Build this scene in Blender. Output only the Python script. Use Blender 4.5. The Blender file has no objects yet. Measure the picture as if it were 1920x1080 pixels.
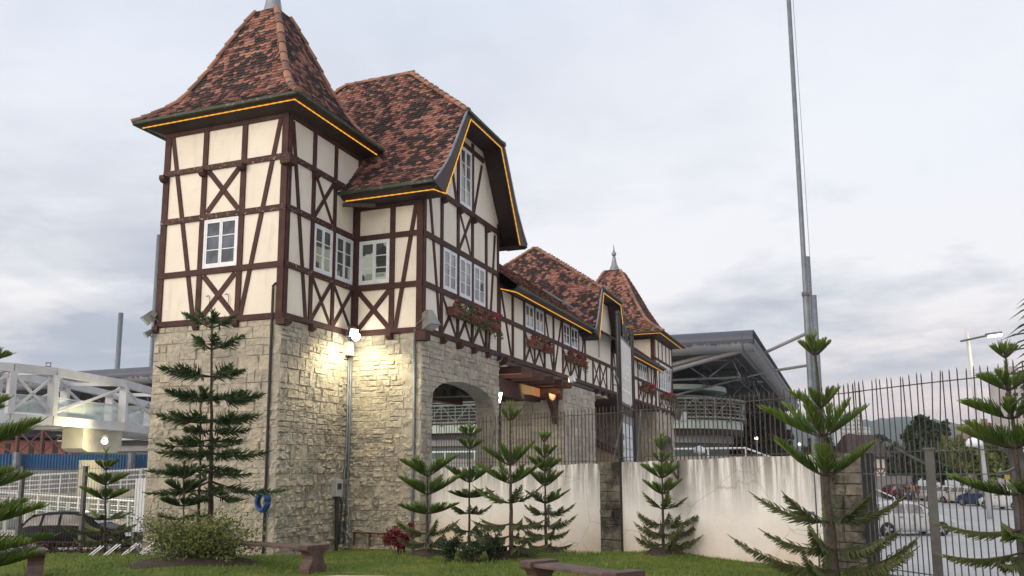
import bpy, math, random
from mathutils import Vector, Matrix, noise as mnoise
R = math.radians
SC = bpy.context.scene
COL = SC.collection
V = Vector

# ------------------------------------------------------------------ camera numbers (measured from the photograph)
F, CX, CY = 1592.2, 960.0, 640.0
PI_, RO, YA = R(8.6987), R(-.2506), R(21.053)
fw = V((-math.sin(YA)*math.cos(PI_), math.cos(YA)*math.cos(PI_), math.sin(PI_)))
r0 = V((math.cos(YA), math.sin(YA), 0)); u0 = r0.cross(fw)
RT = math.cos(RO)*r0 + math.sin(RO)*u0
UP = -math.sin(RO)*r0 + math.cos(RO)*u0
EYE = V((13.357, -18.106, 1.7))
def at(x, y, D): return EYE + (fw + RT*((x-CX)/F) - UP*((y-CY)/F))*D
def hor(px, D):
    p = at(px, 885, D); return p.x, p.y
def depth(x, y): return (V((x, y, 1.7))-EYE).dot(fw)/math.cos(PI_)**2

# ------------------------------------------------------------------ terrain
def sm(a, b, t):
    t = max(0., min(1., (t-a)/(b-a))); return t*t*(3-2*t)
MOUNDS = []          # (x, y, height, radius)
def gz(x, y):
    d = V((x-EYE.x, y-EYE.y, 0)); D = d.dot(V((fw.x, fw.y, 0)).normalized())
    s = d.dot(r0)
    z = -.42*sm(17.6, 21.5, D)
    z -= .45*sm(22, 28, D)*sm(-3, -8, s)
    z += .03*math.sin(x*.9)*math.cos(y*.7)
    for mx, my, h, r in MOUNDS:
        q = ((x-mx)**2+(y-my)**2)/(r*r)
        if q < 6: z += h*math.exp(-q)
    return z
STREET = -1.2

# ------------------------------------------------------------------ object helpers
def link(o, parent=None):
    COL.objects.link(o)
    if parent is not None: o.parent = parent
    return o
def tag(o, label=None, cat=None, group=None, kind=None):
    if label: o['label'] = label
    if cat: o['category'] = cat
    if group: o['group'] = group
    if kind: o['kind'] = kind
    return o
def empty(name, loc=(0, 0, 0), rz=0.):
    o = bpy.data.objects.new(name, None); o.location = loc; o.rotation_euler = (0, 0, rz); o.empty_display_size = .3
    return link(o)
def copy_tree(o, parent=None):
    c = o.copy(); COL.objects.link(c)
    if parent is not None: c.parent = parent
    for ch in o.children: copy_tree(ch, c)
    return c
class MB:
    def __init__(s): s.v = []; s.f = []; s.r = []; s.m = []; s.cr = .5; s.cm = 0
    def quad(s, *p):
        b = len(s.v); s.v += [tuple(q) for q in p]; s.f.append(tuple(range(b, b+len(p)))); s.r.append(s.cr); s.m.append(s.cm)
    def raw(s, vs, fs):
        b = len(s.v); s.v += [tuple(q) for q in vs]
        for f in fs: s.f.append(tuple(b+i for i in f)); s.r.append(s.cr); s.m.append(s.cm)
    def hexa(s, p):   # 8 points: bottom 4 (ccw), top 4
        s.raw(p, [(3, 2, 1, 0), (4, 5, 6, 7), (0, 1, 5, 4), (1, 2, 6, 5), (2, 3, 7, 6), (3, 0, 4, 7)])
    def box(s, x0, x1, y0, y1, z0, z1):
        s.hexa([(x0, y0, z0), (x1, y0, z0), (x1, y1, z0), (x0, y1, z0), (x0, y0, z1), (x1, y0, z1), (x1, y1, z1), (x0, y1, z1)])
    def obox(s, c, ax, ay, az):  # centre + half vectors
        c, ax, ay, az = V(c), V(ax), V(ay), V(az)
        s.hexa([c-ax-ay-az, c+ax-ay-az, c+ax+ay-az, c-ax+ay-az, c-ax-ay+az, c+ax-ay+az, c+ax+ay+az, c-ax+ay+az])
    def bar(s, a, b, w, h, up=(0, 0, 1)):
        a, b = V(a), V(b); d = (b-a); L = d.length
        if L < 1e-6: return
        d /= L; up = V(up); sd = d.cross(up)
        if sd.length < 1e-4: sd = d.cross(V((1, 0, 0)))
        sd.normalize(); u = sd.cross(d).normalized()
        s.obox((a+b)/2, d*L/2, sd*w/2, u*h/2)
    def tube(s, pts, r, n=6, caps=True):
        pts = [V(p) for p in pts]; rs = r if isinstance(r, (list, tuple)) else [r]*len(pts)
        b = len(s.v); N = len(pts); ref = None
        for i, p in enumerate(pts):
            d = (pts[min(i+1, N-1)]-pts[max(i-1, 0)]).normalized()
            if ref is None:
                ref = V((0, 0, 1)) if abs(d.z) < .9 else V((1, 0, 0))
            sd = d.cross(ref).normalized(); ref = sd.cross(d).normalized()
            for k in range(n):
                a = 2*math.pi*k/n
                s.v.append(tuple(p+(sd*math.cos(a)+ref*math.sin(a))*rs[i]))
        for i in range(N-1):
            for k in range(n):
                k2 = (k+1) % n
                s.f.append((b+i*n+k, b+i*n+k2, b+(i+1)*n+k2, b+(i+1)*n+k)); s.r.append(s.cr); s.m.append(s.cm)
        if caps:
            s.f.append(tuple(b+k for k in reversed(range(n)))); s.r.append(s.cr); s.m.append(s.cm)
            s.f.append(tuple(b+(N-1)*n+k for k in range(n))); s.r.append(s.cr); s.m.append(s.cm)
    def lathe(s, c, prof, n=16):   # prof: (r, z)
        c = V(c); b = len(s.v)
        for r, z in prof:
            for k in range(n):
                a = 2*math.pi*k/n; s.v.append((c.x+r*math.cos(a), c.y+r*math.sin(a), c.z+z))
        for i in range(len(prof)-1):
            for k in range(n):
                k2 = (k+1) % n
                s.f.append((b+i*n+k, b+i*n+k2, b+(i+1)*n+k2, b+(i+1)*n+k)); s.r.append(s.cr); s.m.append(s.cm)
        s.f.append(tuple(b+k for k in reversed(range(n)))); s.r.append(s.cr); s.m.append(s.cm)
        s.f.append(tuple(b+(len(prof)-1)*n+k for k in range(n))); s.r.append(s.cr); s.m.append(s.cm)
    def ball(s, c, r, n=10, m=6, sz=1.):
        s.lathe(c, [(max(.001, r*math.sin(math.pi*i/m)), -r*sz*math.cos(math.pi*i/m)) for i in range(m+1)], n)
    def prism(s, poly, off):   # planar polygon extruded by vector off
        poly = [V(p) for p in poly]; off = V(off); n = len(poly)
        s.raw(poly+[p+off for p in poly], [tuple(reversed(range(n))), tuple(range(n, 2*n))] + [(i, (i+1) % n, n+(i+1) % n, n+i) for i in range(n)])
    def build(s, name, mat, parent=None, smooth=False):
        me = bpy.data.meshes.new(name); me.from_pydata(s.v, [], s.f)
        a = me.attributes.new('rnd', 'FLOAT', 'FACE'); a.data.foreach_set('value', s.r)
        for m in (mat if isinstance(mat, (list, tuple)) else [mat]): me.materials.append(m)
        if any(s.m): me.polygons.foreach_set('material_index', s.m)
        if smooth: me.polygons.foreach_set('use_smooth', [True]*len(me.polygons))
        me.update()
        return link(bpy.data.objects.new(name, me), parent)

# ------------------------------------------------------------------ materials
def mk(name):
    m = bpy.data.materials.new(name); m.use_nodes = True
    nt = m.node_tree; nt.nodes.clear()
    out = nt.nodes.new('ShaderNodeOutputMaterial'); b = nt.nodes.new('ShaderNodeBsdfPrincipled')
    nt.links.new(b.outputs[0], out.inputs[0])
    return m, nt, b
def nd(nt, t, **k):
    n = nt.nodes.new(t)
    for a, v in k.items():
        if a.startswith('i_'):
            key = a[2:]
            n.inputs[int(key) if key.isdigit() else key].default_value = v
        else: setattr(n, a, v)
    return n
def ramp(nt, stops, fac=None, interp='LINEAR'):
    n = nt.nodes.new('ShaderNodeValToRGB'); n.color_ramp.interpolation = interp
    e = n.color_ramp.elements
    while len(e) < len(stops): e.new(.5)
    for i, (p, c) in enumerate(stops):
        e[i].position = p; e[i].color = (*c, 1) if len(c) == 3 else c
    if fac is not None: nt.links.new(fac, n.inputs[0])
    return n
def coords(nt, scale=(1, 1, 1), world=False):
    if world:
        tc = nt.nodes.new('ShaderNodeNewGeometry'); o = tc.outputs['Position']
    else:
        tc = nt.nodes.new('ShaderNodeTexCoord'); o = tc.outputs['Object']
    mp = nt.nodes.new('ShaderNodeMapping'); mp.inputs['Scale'].default_value = scale
    nt.links.new(o, mp.inputs[0]); return mp.outputs[0]
def noise(nt, vec, scale, detail=4, rough=.55):
    n = nt.nodes.new('ShaderNodeTexNoise'); n.inputs['Scale'].default_value = scale
    n.inputs['Detail'].default_value = detail; n.inputs['Roughness'].default_value = rough
    nt.links.new(vec, n.inputs['Vector']); return n.outputs['Fac']
def mix(nt, fac, a, b, mode='MIX'):
    n = nt.nodes.new('ShaderNodeMix'); n.data_type = 'RGBA'; n.blend_type = mode
    for s, v in ((0, fac), (6, a), (7, b)):
        if hasattr(v, 'is_output'): nt.links.new(v, n.inputs[s])
        elif s == 0: n.inputs[0].default_value = v
        else: n.inputs[s].default_value = (*v, 1)
    return n.outputs[2]
def attr(nt, name='rnd'):
    n = nt.nodes.new('ShaderNodeAttribute'); n.attribute_name = name; return n.outputs['Fac']
def mathn(nt, op, a, b=None, clamp=False):
    n = nt.nodes.new('ShaderNodeMath'); n.operation = op; n.use_clamp = clamp
    for i, v in enumerate((a, b)):
        if v is None: continue
        if hasattr(v, 'is_output'): nt.links.new(v, n.inputs[i])
        else: n.inputs[i].default_value = v
    return n.outputs[0]
def bump(nt, b, h, strength=.3, dist=.02):
    n = nt.nodes.new('ShaderNodeBump'); n.inputs['Strength'].default_value = strength; n.inputs['Distance'].default_value = dist
    nt.links.new(h, n.inputs['Height']); nt.links.new(n.outputs[0], b.inputs['Normal'])
def basic(name, c1, c2=None, scale=3., rough=.7, metal=0., bs=.15, bscale=20., useattr=0., spec=.5, sc=(1, 1, 1), lo=.35, hi=.68):
    m, nt, b = mk(name); c2 = c2 or tuple(x*.75 for x in c1)
    vec = coords(nt, sc, world=True)
    n = noise(nt, vec, scale)
    fac = n
    if useattr: fac = mathn(nt, 'ADD', mathn(nt, 'MULTIPLY', n, 1-useattr), mathn(nt, 'MULTIPLY', attr(nt), useattr))
    rp = ramp(nt, [(lo, c1), (hi, c2)], fac)
    nt.links.new(rp.outputs[0], b.inputs['Base Color'])
    b.inputs['Roughness'].default_value = rough; b.inputs['Metallic'].default_value = metal
    b.inputs['Specular IOR Level'].default_value = spec
    if bs: bump(nt, b, noise(nt, vec, bscale, 3), bs)
    return m
def emit(name, c, s):
    m = bpy.data.materials.new(name); m.use_nodes = True; nt = m.node_tree; nt.nodes.clear()
    o = nt.nodes.new('ShaderNodeOutputMaterial'); e = nt.nodes.new('ShaderNodeEmission')
    e.inputs[0].default_value = (*c, 1); e.inputs[1].default_value = s; nt.links.new(e.outputs[0], o.inputs[0]); return m

def m_plaster():
    m, nt, b = mk('plaster'); v = coords(nt, (1, 1, 1), True)
    base = ramp(nt, [(.3, (.80, .74, .64)), (.7, (.72, .66, .56))], noise(nt, v, .8, 5))
    st = noise(nt, coords(nt, (2.5, 2.5, .45), True), 1.2, 6, .65)
    c = mix(nt, ramp(nt, [(.54, (0, 0, 0)), (.80, (.55, .55, .55))], st).outputs[0], base.outputs[0], (.40, .36, .31))
    c = mix(nt, ramp(nt, [(.55, (0, 0, 0)), (.7, (.35, .35, .35))], noise(nt, v, 2.6, 7, .7)).outputs[0], c, (.55, .52, .47))
    nt.links.new(c, b.inputs['Base Color']); b.inputs['Roughness'].default_value = .9; b.inputs['Specular IOR Level'].default_value = .2
    bump(nt, b, noise(nt, v, 9, 5), .25, .02); return m
def m_timber(flake=.0, name='timber'):
    m, nt, b = mk(name); v = coords(nt, (1, 1, 1), True)
    c = ramp(nt, [(.3, (.042, .0175, .0155)), (.7, (.080, .036, .030))], noise(nt, v, 3, 5))
    fl = noise(nt, v, 14, 5, .7)
    c2 = mix(nt, ramp(nt, [(.68-flake, (0, 0, 0)), (.72-flake, (1, 1, 1))], fl).outputs[0], c.outputs[0], (.38, .33, .30)) if flake else c.outputs[0]
    nt.links.new(c2, b.inputs['Base Color']); b.inputs['Roughness'].default_value = .7; b.inputs['Specular IOR Level'].default_value = .25
    bump(nt, b, noise(nt, coords(nt, (1, 1, .35), True), 34, 5), .6, .012); return m
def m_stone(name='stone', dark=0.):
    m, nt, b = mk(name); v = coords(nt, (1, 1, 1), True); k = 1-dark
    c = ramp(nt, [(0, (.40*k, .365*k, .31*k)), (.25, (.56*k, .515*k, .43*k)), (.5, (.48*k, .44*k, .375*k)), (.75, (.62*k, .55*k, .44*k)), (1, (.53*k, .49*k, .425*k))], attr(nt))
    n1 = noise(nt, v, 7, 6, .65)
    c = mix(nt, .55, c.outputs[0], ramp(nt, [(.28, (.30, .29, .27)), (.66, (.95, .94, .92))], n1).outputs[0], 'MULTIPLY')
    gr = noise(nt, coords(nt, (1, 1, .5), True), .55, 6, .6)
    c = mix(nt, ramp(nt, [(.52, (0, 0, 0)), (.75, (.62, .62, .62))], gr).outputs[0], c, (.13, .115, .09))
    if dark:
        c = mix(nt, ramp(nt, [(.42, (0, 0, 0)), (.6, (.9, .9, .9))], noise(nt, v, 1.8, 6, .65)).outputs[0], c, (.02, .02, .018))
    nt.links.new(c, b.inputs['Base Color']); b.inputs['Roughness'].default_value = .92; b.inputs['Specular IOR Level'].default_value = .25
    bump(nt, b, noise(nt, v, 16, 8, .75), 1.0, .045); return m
def m_tile():
    m, nt, b = mk('roof_tile'); v = coords(nt, (1, 1, 1), True)
    a = attr(nt)
    c = ramp(nt, [(0, (.14, .062, .048)), (.4, (.255, .108, .080)), (.75, (.35, .158, .118)), (1, (.29, .175, .135))], a)
    cl = noise(nt, coords(nt, (1, 1, .55), True), 1.25, 6, .72)
    w = nt.nodes.new('ShaderNodeTexWhiteNoise'); w.noise_dimensions = '1D'; nt.links.new(a, w.inputs['W'])
    f = mathn(nt, 'ADD', cl, mathn(nt, 'MULTIPLY', w.outputs[0], .30))
    fine = noise(nt, v, 18, 5, .7)
    f = mathn(nt, 'ADD', f, mathn(nt, 'MULTIPLY', fine, .22))
    dk = ramp(nt, [(.70, (0, 0, 0)), (.79, (.93, .93, .93))], f)
    c = mix(nt, dk.outputs[0], c.outputs[0], (.022, .019, .021))
    nt.links.new(c, b.inputs['Base Color']); b.inputs['Roughness'].default_value = .85; b.inputs['Specular IOR Level'].default_value = .3
    bump(nt, b, fine, .4, .01); return m
def m_wall():
    m, nt, b = mk('stained_render'); v = coords(nt, (1, 1, 1), True)
    base = ramp(nt, [(.3, (.74, .73, .725)), (.72, (.62, .605, .60))], noise(nt, v, 1.2, 6, .65))
    sx = nt.nodes.new('ShaderNodeSeparateXYZ'); nt.links.new(v, sx.inputs[0])
    top = nt.nodes.new('ShaderNodeMapRange'); top.inputs[1].default_value = .75; top.inputs[2].default_value = 2.0; nt.links.new(sx.outputs[2], top.inputs[0])
    st = noise(nt, coords(nt, (5, 5, .35), True), 1.4, 6, .7)
    f = mathn(nt, 'MULTIPLY', ramp(nt, [(.38, (0, 0, 0)), (.55, (1, 1, 1))], st).outputs[0], top.outputs[0])
    c = mix(nt, mathn(nt, 'MULTIPLY', f, .95), base.outputs[0], (.15, .135, .125))
    lo = nt.nodes.new('ShaderNodeMapRange'); lo.inputs[1].default_value = .85; lo.inputs[2].default_value = -.1; nt.links.new(sx.outputs[2], lo.inputs[0])
    f2 = mathn(nt, 'MULTIPLY', lo.outputs[0], ramp(nt, [(.25, (.25, .25, .25)), (.7, (1, 1, 1))], noise(nt, v, 1.6, 5)).outputs[0])
    c = mix(nt, mathn(nt, 'MULTIPLY', f2, .85), c, (.58, .43, .31))
    cr = nt.nodes.new('ShaderNodeTexVoronoi'); cr.feature = 'DISTANCE_TO_EDGE'; cr.inputs['Scale'].default_value = .7
    wv = nt.nodes.new('ShaderNodeMixRGB'); wv.inputs[0].default_value = .12
    nn = nt.nodes.new('ShaderNodeTexNoise'); nn.inputs['Scale'].default_value = 4; nt.links.new(v, nn.inputs['Vector'])
    nt.links.new(v, wv.inputs[1]); nt.links.new(nn.outputs['Color'], wv.inputs[2]); nt.links.new(wv.outputs[0], cr.inputs['Vector'])
    c = mix(nt, ramp(nt, [(.0, (.45, .45, .45)), (.006, (0, 0, 0))], cr.outputs['Distance']).outputs[0], c, (.2, .17, .15))
    nt.links.new(c, b.inputs['Base Color']); b.inputs['Roughness'].default_value = .9; b.inputs['Specular IOR Level'].default_value = .2
    bump(nt, b, noise(nt, v, 12, 6, .65), .4, .02); return m
def m_leaf(name, stops, rough=.55, trans=.0, nsc=1.5):
    m, nt, b = mk(name); v = coords(nt, (1, 1, 1), True)
    f = mathn(nt, 'ADD', mathn(nt, 'MULTIPLY', attr(nt), .7), mathn(nt, 'MULTIPLY', noise(nt, v, nsc, 3), .3))
    c = ramp(nt, stops, f)
    nt.links.new(c.outputs[0], b.inputs['Base Color']); b.inputs['Roughness'].default_value = rough
    b.inputs['Specular IOR Level'].default_value = .35
    return m
def m_glass(name='window_glass', tint=(.02, .024, .028), rough=.04):
    m, nt, b = mk(name); v = coords(nt, (1, 1, 1), True)
    c = ramp(nt, [(.4, tint), (.62, tuple(x*2.2 for x in tint))], noise(nt, v, 2.2, 2))
    nt.links.new(c.outputs[0], b.inputs['Base Color']); b.inputs['Roughness'].default_value = rough; b.inputs['Specular IOR Level'].default_value = .9
    b.inputs['IOR'].default_value = 1.6
    bump(nt, b, noise(nt, v, 1.3, 1), .05, .05); return m
def m_litroom():
    m, nt, b = mk('lit_room_glass'); v = coords(nt, (1, 1, 1), True)
    n = nt.nodes.new('ShaderNodeTexVoronoi'); n.inputs['Scale'].default_value = 2.1; n.distance = 'CHEBYCHEV'; nt.links.new(v, n.inputs['Vector'])
    sx = nt.nodes.new('ShaderNodeSeparateColor'); nt.links.new(n.outputs['Color'], sx.inputs[0])
    c = ramp(nt, [(.0, (.012, .013, .012)), (.45, (.03, .032, .028)), (.55, (.14, .15, .10)), (.8, (.20, .21, .15)), (1, (.34, .37, .30))], sx.outputs[0])
    b.inputs['Base Color'].default_value = (.03, .03, .03, 1); b.inputs['Roughness'].default_value = .12; b.inputs['Specular IOR Level'].default_value = .2
    nt.links.new(c.outputs[0], b.inputs['Emission Color']); b.inputs['Emission Strength'].default_value = .9; return m
def m_ground():
    m, nt, b = mk('lawn_soil'); v = coords(nt, (1, 1, 1), True)
    c = ramp(nt, [(.3, (.06, .10, .018)), (.5, (.11, .15, .03)), (.66, (.19, .19, .05)), (.78, (.17, .12, .06))], noise(nt, v, .9, 6, .7))
    nt.links.new(c.outputs[0], b.inputs['Base Color']); b.inputs['Roughness'].default_value = .95; b.inputs['Specular IOR Level'].default_value = .1
    bump(nt, b, noise(nt, v, 30, 5, .7), .8, .04); return m

M = {}
M['plaster'] = m_plaster(); M['timber'] = m_timber(); M['timber_flake'] = m_timber(.09, 'peeling_timber')
M['soffit'] = basic('dark_boards', (.030, .016, .015), (.045, .024, .022), 4, .6)
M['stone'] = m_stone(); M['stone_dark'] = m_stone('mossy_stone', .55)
M['mortar'] = basic('mortar', (.40, .37, .32), (.26, .24, .20), 5, .95)
M['mortar_dark'] = basic('dark_mortar', (.05, .047, .042), (.025, .024, .022), 5, .95)
M['tile'] = m_tile()
M['ridge'] = basic('ridge_tile', (.33, .165, .11), (.16, .09, .07), 5, .8, useattr=.4)
M['zinc'] = basic('zinc', (.30, .32, .35), (.20, .21, .24), 4, .45, .6)
M['patina'] = basic('green_copper', (.040, .055, .040), (.20, .23, .17), 9, .7, .2, lo=.55, hi=.80)
M['gutter'] = basic('dark_gutter', (.035, .035, .036), (.075, .08, .075), 5, .5, .4)
M['led'] = emit('amber_rope_light', (1., .46, .05), .9)
M['white'] = basic('white_paint', (.74, .76, .80), (.62, .64, .68), 5, .5, bs=.05)
M['glass'] = m_glass(); M['glass_slate'] = m_glass('slate_window_glass', (.045, .055, .075), .25); M['glass_slate'].node_tree.nodes['Principled BSDF'].inputs['Specular IOR Level'].default_value = .12; M['lit'] = m_litroom()
M['glass_sky'] = m_glass('pale_window_glass', (.10, .09, .085), .05)
M['wall'] = m_wall()
M['iron'] = basic('rusty_iron', (.055, .047, .043), (.11, .075, .055), 9, .65, .3)
M['galv'] = basic('galvanised_steel', (.13, .15, .175), (.20, .22, .245), 5, .55, .4)
M['galv_post'] = basic('weathered_steel_post', (.125, .13, .14), (.085, .08, .078), 6, .6, .3)
M['cable'] = basic('black_cable', (.012, .012, .013), (.02, .02, .02), 4, .5)
M['bluehose'] = basic('blue_hose', (.02, .10, .28), (.02, .07, .2), 4, .4)
M['grey_plastic'] = basic('grey_plastic', (.45, .47, .48), (.36, .38, .39), 4, .5, bs=.03)
M['flood_metal'] = basic('brushed_lamp_metal', (.20, .20, .19), (.30, .29, .26), 6, .4, .5)
M['terracotta'] = basic('terracotta_box', (.17, .055, .042), (.12, .04, .03), 6, .7)
M['bench'] = basic('brown_painted_concrete', (.065, .034, .030), (.115, .068, .058), 7, .55, bs=.3, bscale=35)
M['plank'] = basic('grey_brown_planks', (.13, .085, .075), (.07, .045, .04), 5, .6, sc=(1, 1, 1), bs=.2)
M['bark'] = basic('bark', (.075, .055, .042), (.035, .027, .022), 14, .9, bs=.8, bscale=40)
M['soil'] = basic('soil', (.060, .040, .027), (.030, .022, .016), 6, .95, bs=.8, bscale=25)
M['pine'] = m_leaf('pine_needles', [(0, (.018, .042, .010)), (.35, (.048, .090, .016)), (.62, (.095, .150, .022)), (1, (.19, .20, .045))])
M['pine_dark'] = m_leaf('dark_pine_needles', [(0, (.013, .027, .010)), (.5, (.036, .064, .019)), (1, (.09, .125, .032))])
M['pine_old'] = m_leaf('olive_pine_needles', [(0, (.024, .034, .011)), (.5, (.066, .080, .024)), (1, (.15, .14, .048))])
M['grass'] = m_leaf('grass_blades', [(0, (.05, .10, .014)), (.5, (.12, .18, .03)), (1, (.26, .25, .075))], nsc=.6)
M['shrub'] = m_leaf('shrub_leaves', [(0, (.04, .06, .014)), (.5, (.12, .15, .03)), (.85, (.22, .22, .06)), (1, (.16, .10, .05))])
M['redleaf'] = m_leaf('red_leaves', [(0, (.05, .012, .014)), (.6, (.20, .02, .025)), (1, (.35, .05, .04))])
M['hedge'] = m_leaf('wine_hedge_leaves', [(0, (.025, .015, .014)), (.6, (.10, .03, .035)), (1, (.16, .06, .05))])
M['herb'] = m_leaf('dark_herb_leaves', [(0, (.01, .022, .009)), (.6, (.028, .05, .016)), (.95, (.06, .06, .02)), (1, (.3, .02, .02))])
M['agave'] = m_leaf('pale_strap_leaves', [(0, (.12, .17, .07)), (1, (.32, .36, .2))])
M['flower_leaf'] = m_leaf('planter_leaves', [(0, (.025, .05, .015)), (1, (.10, .16, .04))])
M['flower_red'] = m_leaf('red_petals', [(0, (.36, .008, .025)), (.6, (.62, .02, .05)), (1, (.6, .06, .25))])
M['flower_mix'] = m_leaf('mixed_petals', [(0, (.35, .02, .16)), (.5, (.45, .06, .05)), (.8, (.6, .35, .4)), (1, (.8, .75, .72))])
M['palm'] = m_leaf('palm_leaflets', [(0, (.015, .025, .012)), (1, (.045, .065, .02))])
M['tree1'] = m_leaf('evergreen_leaves', [(0, (.010, .022, .012)), (.5, (.025, .048, .020)), (1, (.05, .08, .03))], nsc=.3)
M['tree2'] = m_leaf('yellow_green_leaves', [(0, (.04, .065, .012)), (.5, (.12, .16, .025)), (1, (.24, .26, .05))], nsc=.3)
M['tree3'] = m_leaf('brown_green_leaves', [(0, (.02, .026, .014)), (.5, (.05, .055, .026)), (1, (.10, .085, .04))], nsc=.3)
M['ground'] = m_ground()
M['asphalt'] = basic('asphalt', (.36, .365, .375), (.45, .45, .455), .35, .75, bs=.2, bscale=40)
M['paving'] = basic('pale_paving', (.50, .46, .41), (.40, .37, .33), 1.2, .85)
M['roadpaint'] = basic('road_paint', (.72, .70, .58), (.62, .58, .45), 2, .7)
M['concrete'] = basic('concrete', (.46, .44, .38), (.36, .34, .29), 1.5, .85, bs=.2)
M['concrete_dark'] = basic('grey_concrete', (.28, .28, .285), (.21, .21, .215), .8, .85)
M['bridge'] = basic('white_bridge_steel', (.60, .61, .64), (.48, .48, .49), .9, .55, bs=.05)
M['bridge_rail'] = basic('steel_rail', (.48, .50, .52), (.38, .39, .40), 2, .4, .4)
M['clear'] = basic('clear_panel', (.42, .50, .50), (.34, .42, .43), .6, .08, bs=.0, spec=.9)
M['blue'] = basic('blue_sheet', (.015, .085, .20), (.02, .10, .23), .8, .6)
M['brick'] = basic('brick_wall', (.34, .12, .075), (.25, .10, .07), 1.4, .9)
M['rust'] = basic('rusty_steel', (.12, .045, .04), (.09, .035, .03), 3, .8)
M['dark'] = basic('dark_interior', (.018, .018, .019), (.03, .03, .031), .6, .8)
M['hall_tube'] = None
M['hall_steel'] = basic('hall_steel', (.23, .23, .23), (.17, .17, .17), .8, .6, .2)
M['hall_dark_steel'] = basic('dark_truss', (.05, .05, .052), (.085, .085, .085), .8, .6, .2)
M['hall_under'] = basic('roof_underside', (.085, .085, .088), (.055, .055, .058), .25, .8)
M['hall_band'] = basic('pale_green_band', (.46, .52, .49), (.38, .44, .41), .5, .7)
M['hall_green'] = basic('green_cladding', (.055, .10, .075), (.085, .14, .11), .3, .6)
M['beige'] = basic('beige_render', (.40, .33, .24), (.33, .27, .19), 1, .9)
M['black'] = basic('black_steel', (.014, .015, .018), (.022, .023, .026), 3, .4, bs=.03)
M['carblack'] = basic('black_car_paint', (.006, .007, .009), (.008, .009, .011), .5, .3, bs=0, spec=.10)
M['tyre'] = basic('tyre', (.012, .012, .012), (.02, .02, .02), 6, .85)
M['alloy'] = basic('alloy_rim', (.45, .46, .47), (.35, .36, .37), 4, .35, .7)
M['redlens'] = basic('red_lens', (.35, .012, .012), (.3, .01, .01), 4, .2)
M['headlens'] = basic('headlamp_lens', (.6, .62, .64), (.5, .52, .54), 4, .1)
M['bulb'] = emit('floodlight_glow', (1., .93, .74), 60)
M['bulb2'] = emit('bridge_lamp_glow', (1., .88, .6), 40)
M['lantern'] = emit('lantern_glow', (.92, 1., .93), 6)
M['streetglow'] = emit('street_lamp_glow', (1., .90, .62), 4)
M['globe'] = basic('white_globe', (.72, .76, .80), (.66, .7, .74), 2, .4, bs=0)
M['skin'] = basic('skin', (.42, .25, .17), (.36, .2, .14), 6, .6, bs=0)
def solid(name, c): return basic(name, c, tuple(x*.8 for x in c), 3, .7, bs=.05)

def m_halltube():
    m, nt, b = mk('weathered_metal_cladding')
    v = coords(nt, (1, 1, 1), True)
    base = ramp(nt, [(.3, (.33, .335, .35)), (.7, (.26, .265, .28))], noise(nt, v, .5, 4))
    sx = nt.nodes.new('ShaderNodeSeparateXYZ'); nt.links.new(v, sx.inputs[0])
    up = nt.nodes.new('ShaderNodeMapRange'); up.inputs[1].default_value = 11.75; up.inputs[2].default_value = 12.35; nt.links.new(sx.outputs[2], up.inputs[0])
    st = noise(nt, coords(nt, (1.6, 1.6, .12), True), 1.6, 5, .7)
    f = mathn(nt, 'ADD', up.outputs[0], mathn(nt, 'MULTIPLY', mathn(nt, 'SUBTRACT', st, .5), 1.6))
    c = mix(nt, ramp(nt, [(.36, (0, 0, 0)), (.62, (.9, .9, .9))], f).outputs[0], base.outputs[0], (.048, .054, .082))
    w = nt.nodes.new('ShaderNodeTexWave'); w.inputs['Scale'].default_value = .05; w.wave_profile = 'SAW'; nt.links.new(v, w.inputs['Vector'])
    c = mix(nt, ramp(nt, [(.97, (0, 0, 0)), (.98, (.6, .6, .6))], w.outputs['Fac']).outputs[0], c, (.06, .06, .06))
    nt.links.new(c, b.inputs['Base Color']); b.inputs['Roughness'].default_value = .5; b.inputs['Metallic'].default_value = .2
    return m
M['hall_tube'] = m_halltube()

# ------------------------------------------------------------------ facade helpers
class PL:   # vertical plane: axis 'x' -> faces +X at x=c (coordinate a = y);  axis 'y' -> faces -Y at y=c (coordinate a = x)
    def __init__(s, ax, c): s.ax = ax; s.c = c
    def p(s, a, z, o=0.): return V((s.c+o, a, z)) if s.ax == 'x' else V((a, s.c-o, z))
    def n(s): return V((1, 0, 0)) if s.ax == 'x' else V((0, -1, 0))
    def u(s): return V((0, 1, 0)) if s.ax == 'x' else V((1, 0, 0))
TH = [0]
def tim(mb, pl, a0, z0, a1, z1, w, off):
    TH[0] += 1; off += .0006*(TH[0] % 7); mb.cr = random.random()
    d = V((a1-a0, z1-z0, 0)); L = d.length; d /= L; e = V((-d.y, d.x, 0))*w/2
    q = [(a0+e.x, z0+e.y), (a0-e.x, z0-e.y), (a1-e.x, z1-e.y), (a1+e.x, z1+e.y)]
    mb.hexa([pl.p(a, z, -.06) for a, z in q]+[pl.p(a, z, off) for a, z in q])
def timber_set(mb, pl, posts=(), hors=(), diags=(), xs=()):
    for a, z0, z1, w in posts: tim(mb, pl, a, z0, a, z1, w, .040)
    for a0, a1, z0, z1 in hors: tim(mb, pl, a0, (z0+z1)/2, a1, (z0+z1)/2, z1-z0, .052)
    for a0, z0, a1, z1, w in diags: tim(mb, pl, a0, z0, a1, z1, w, .030)
    for a0, a1, z0, z1, w in xs:
        tim(mb, pl, a0, z0, a1, z1, w, .024); tim(mb, pl, a0, z1, a1, z0, w, .014)
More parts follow.
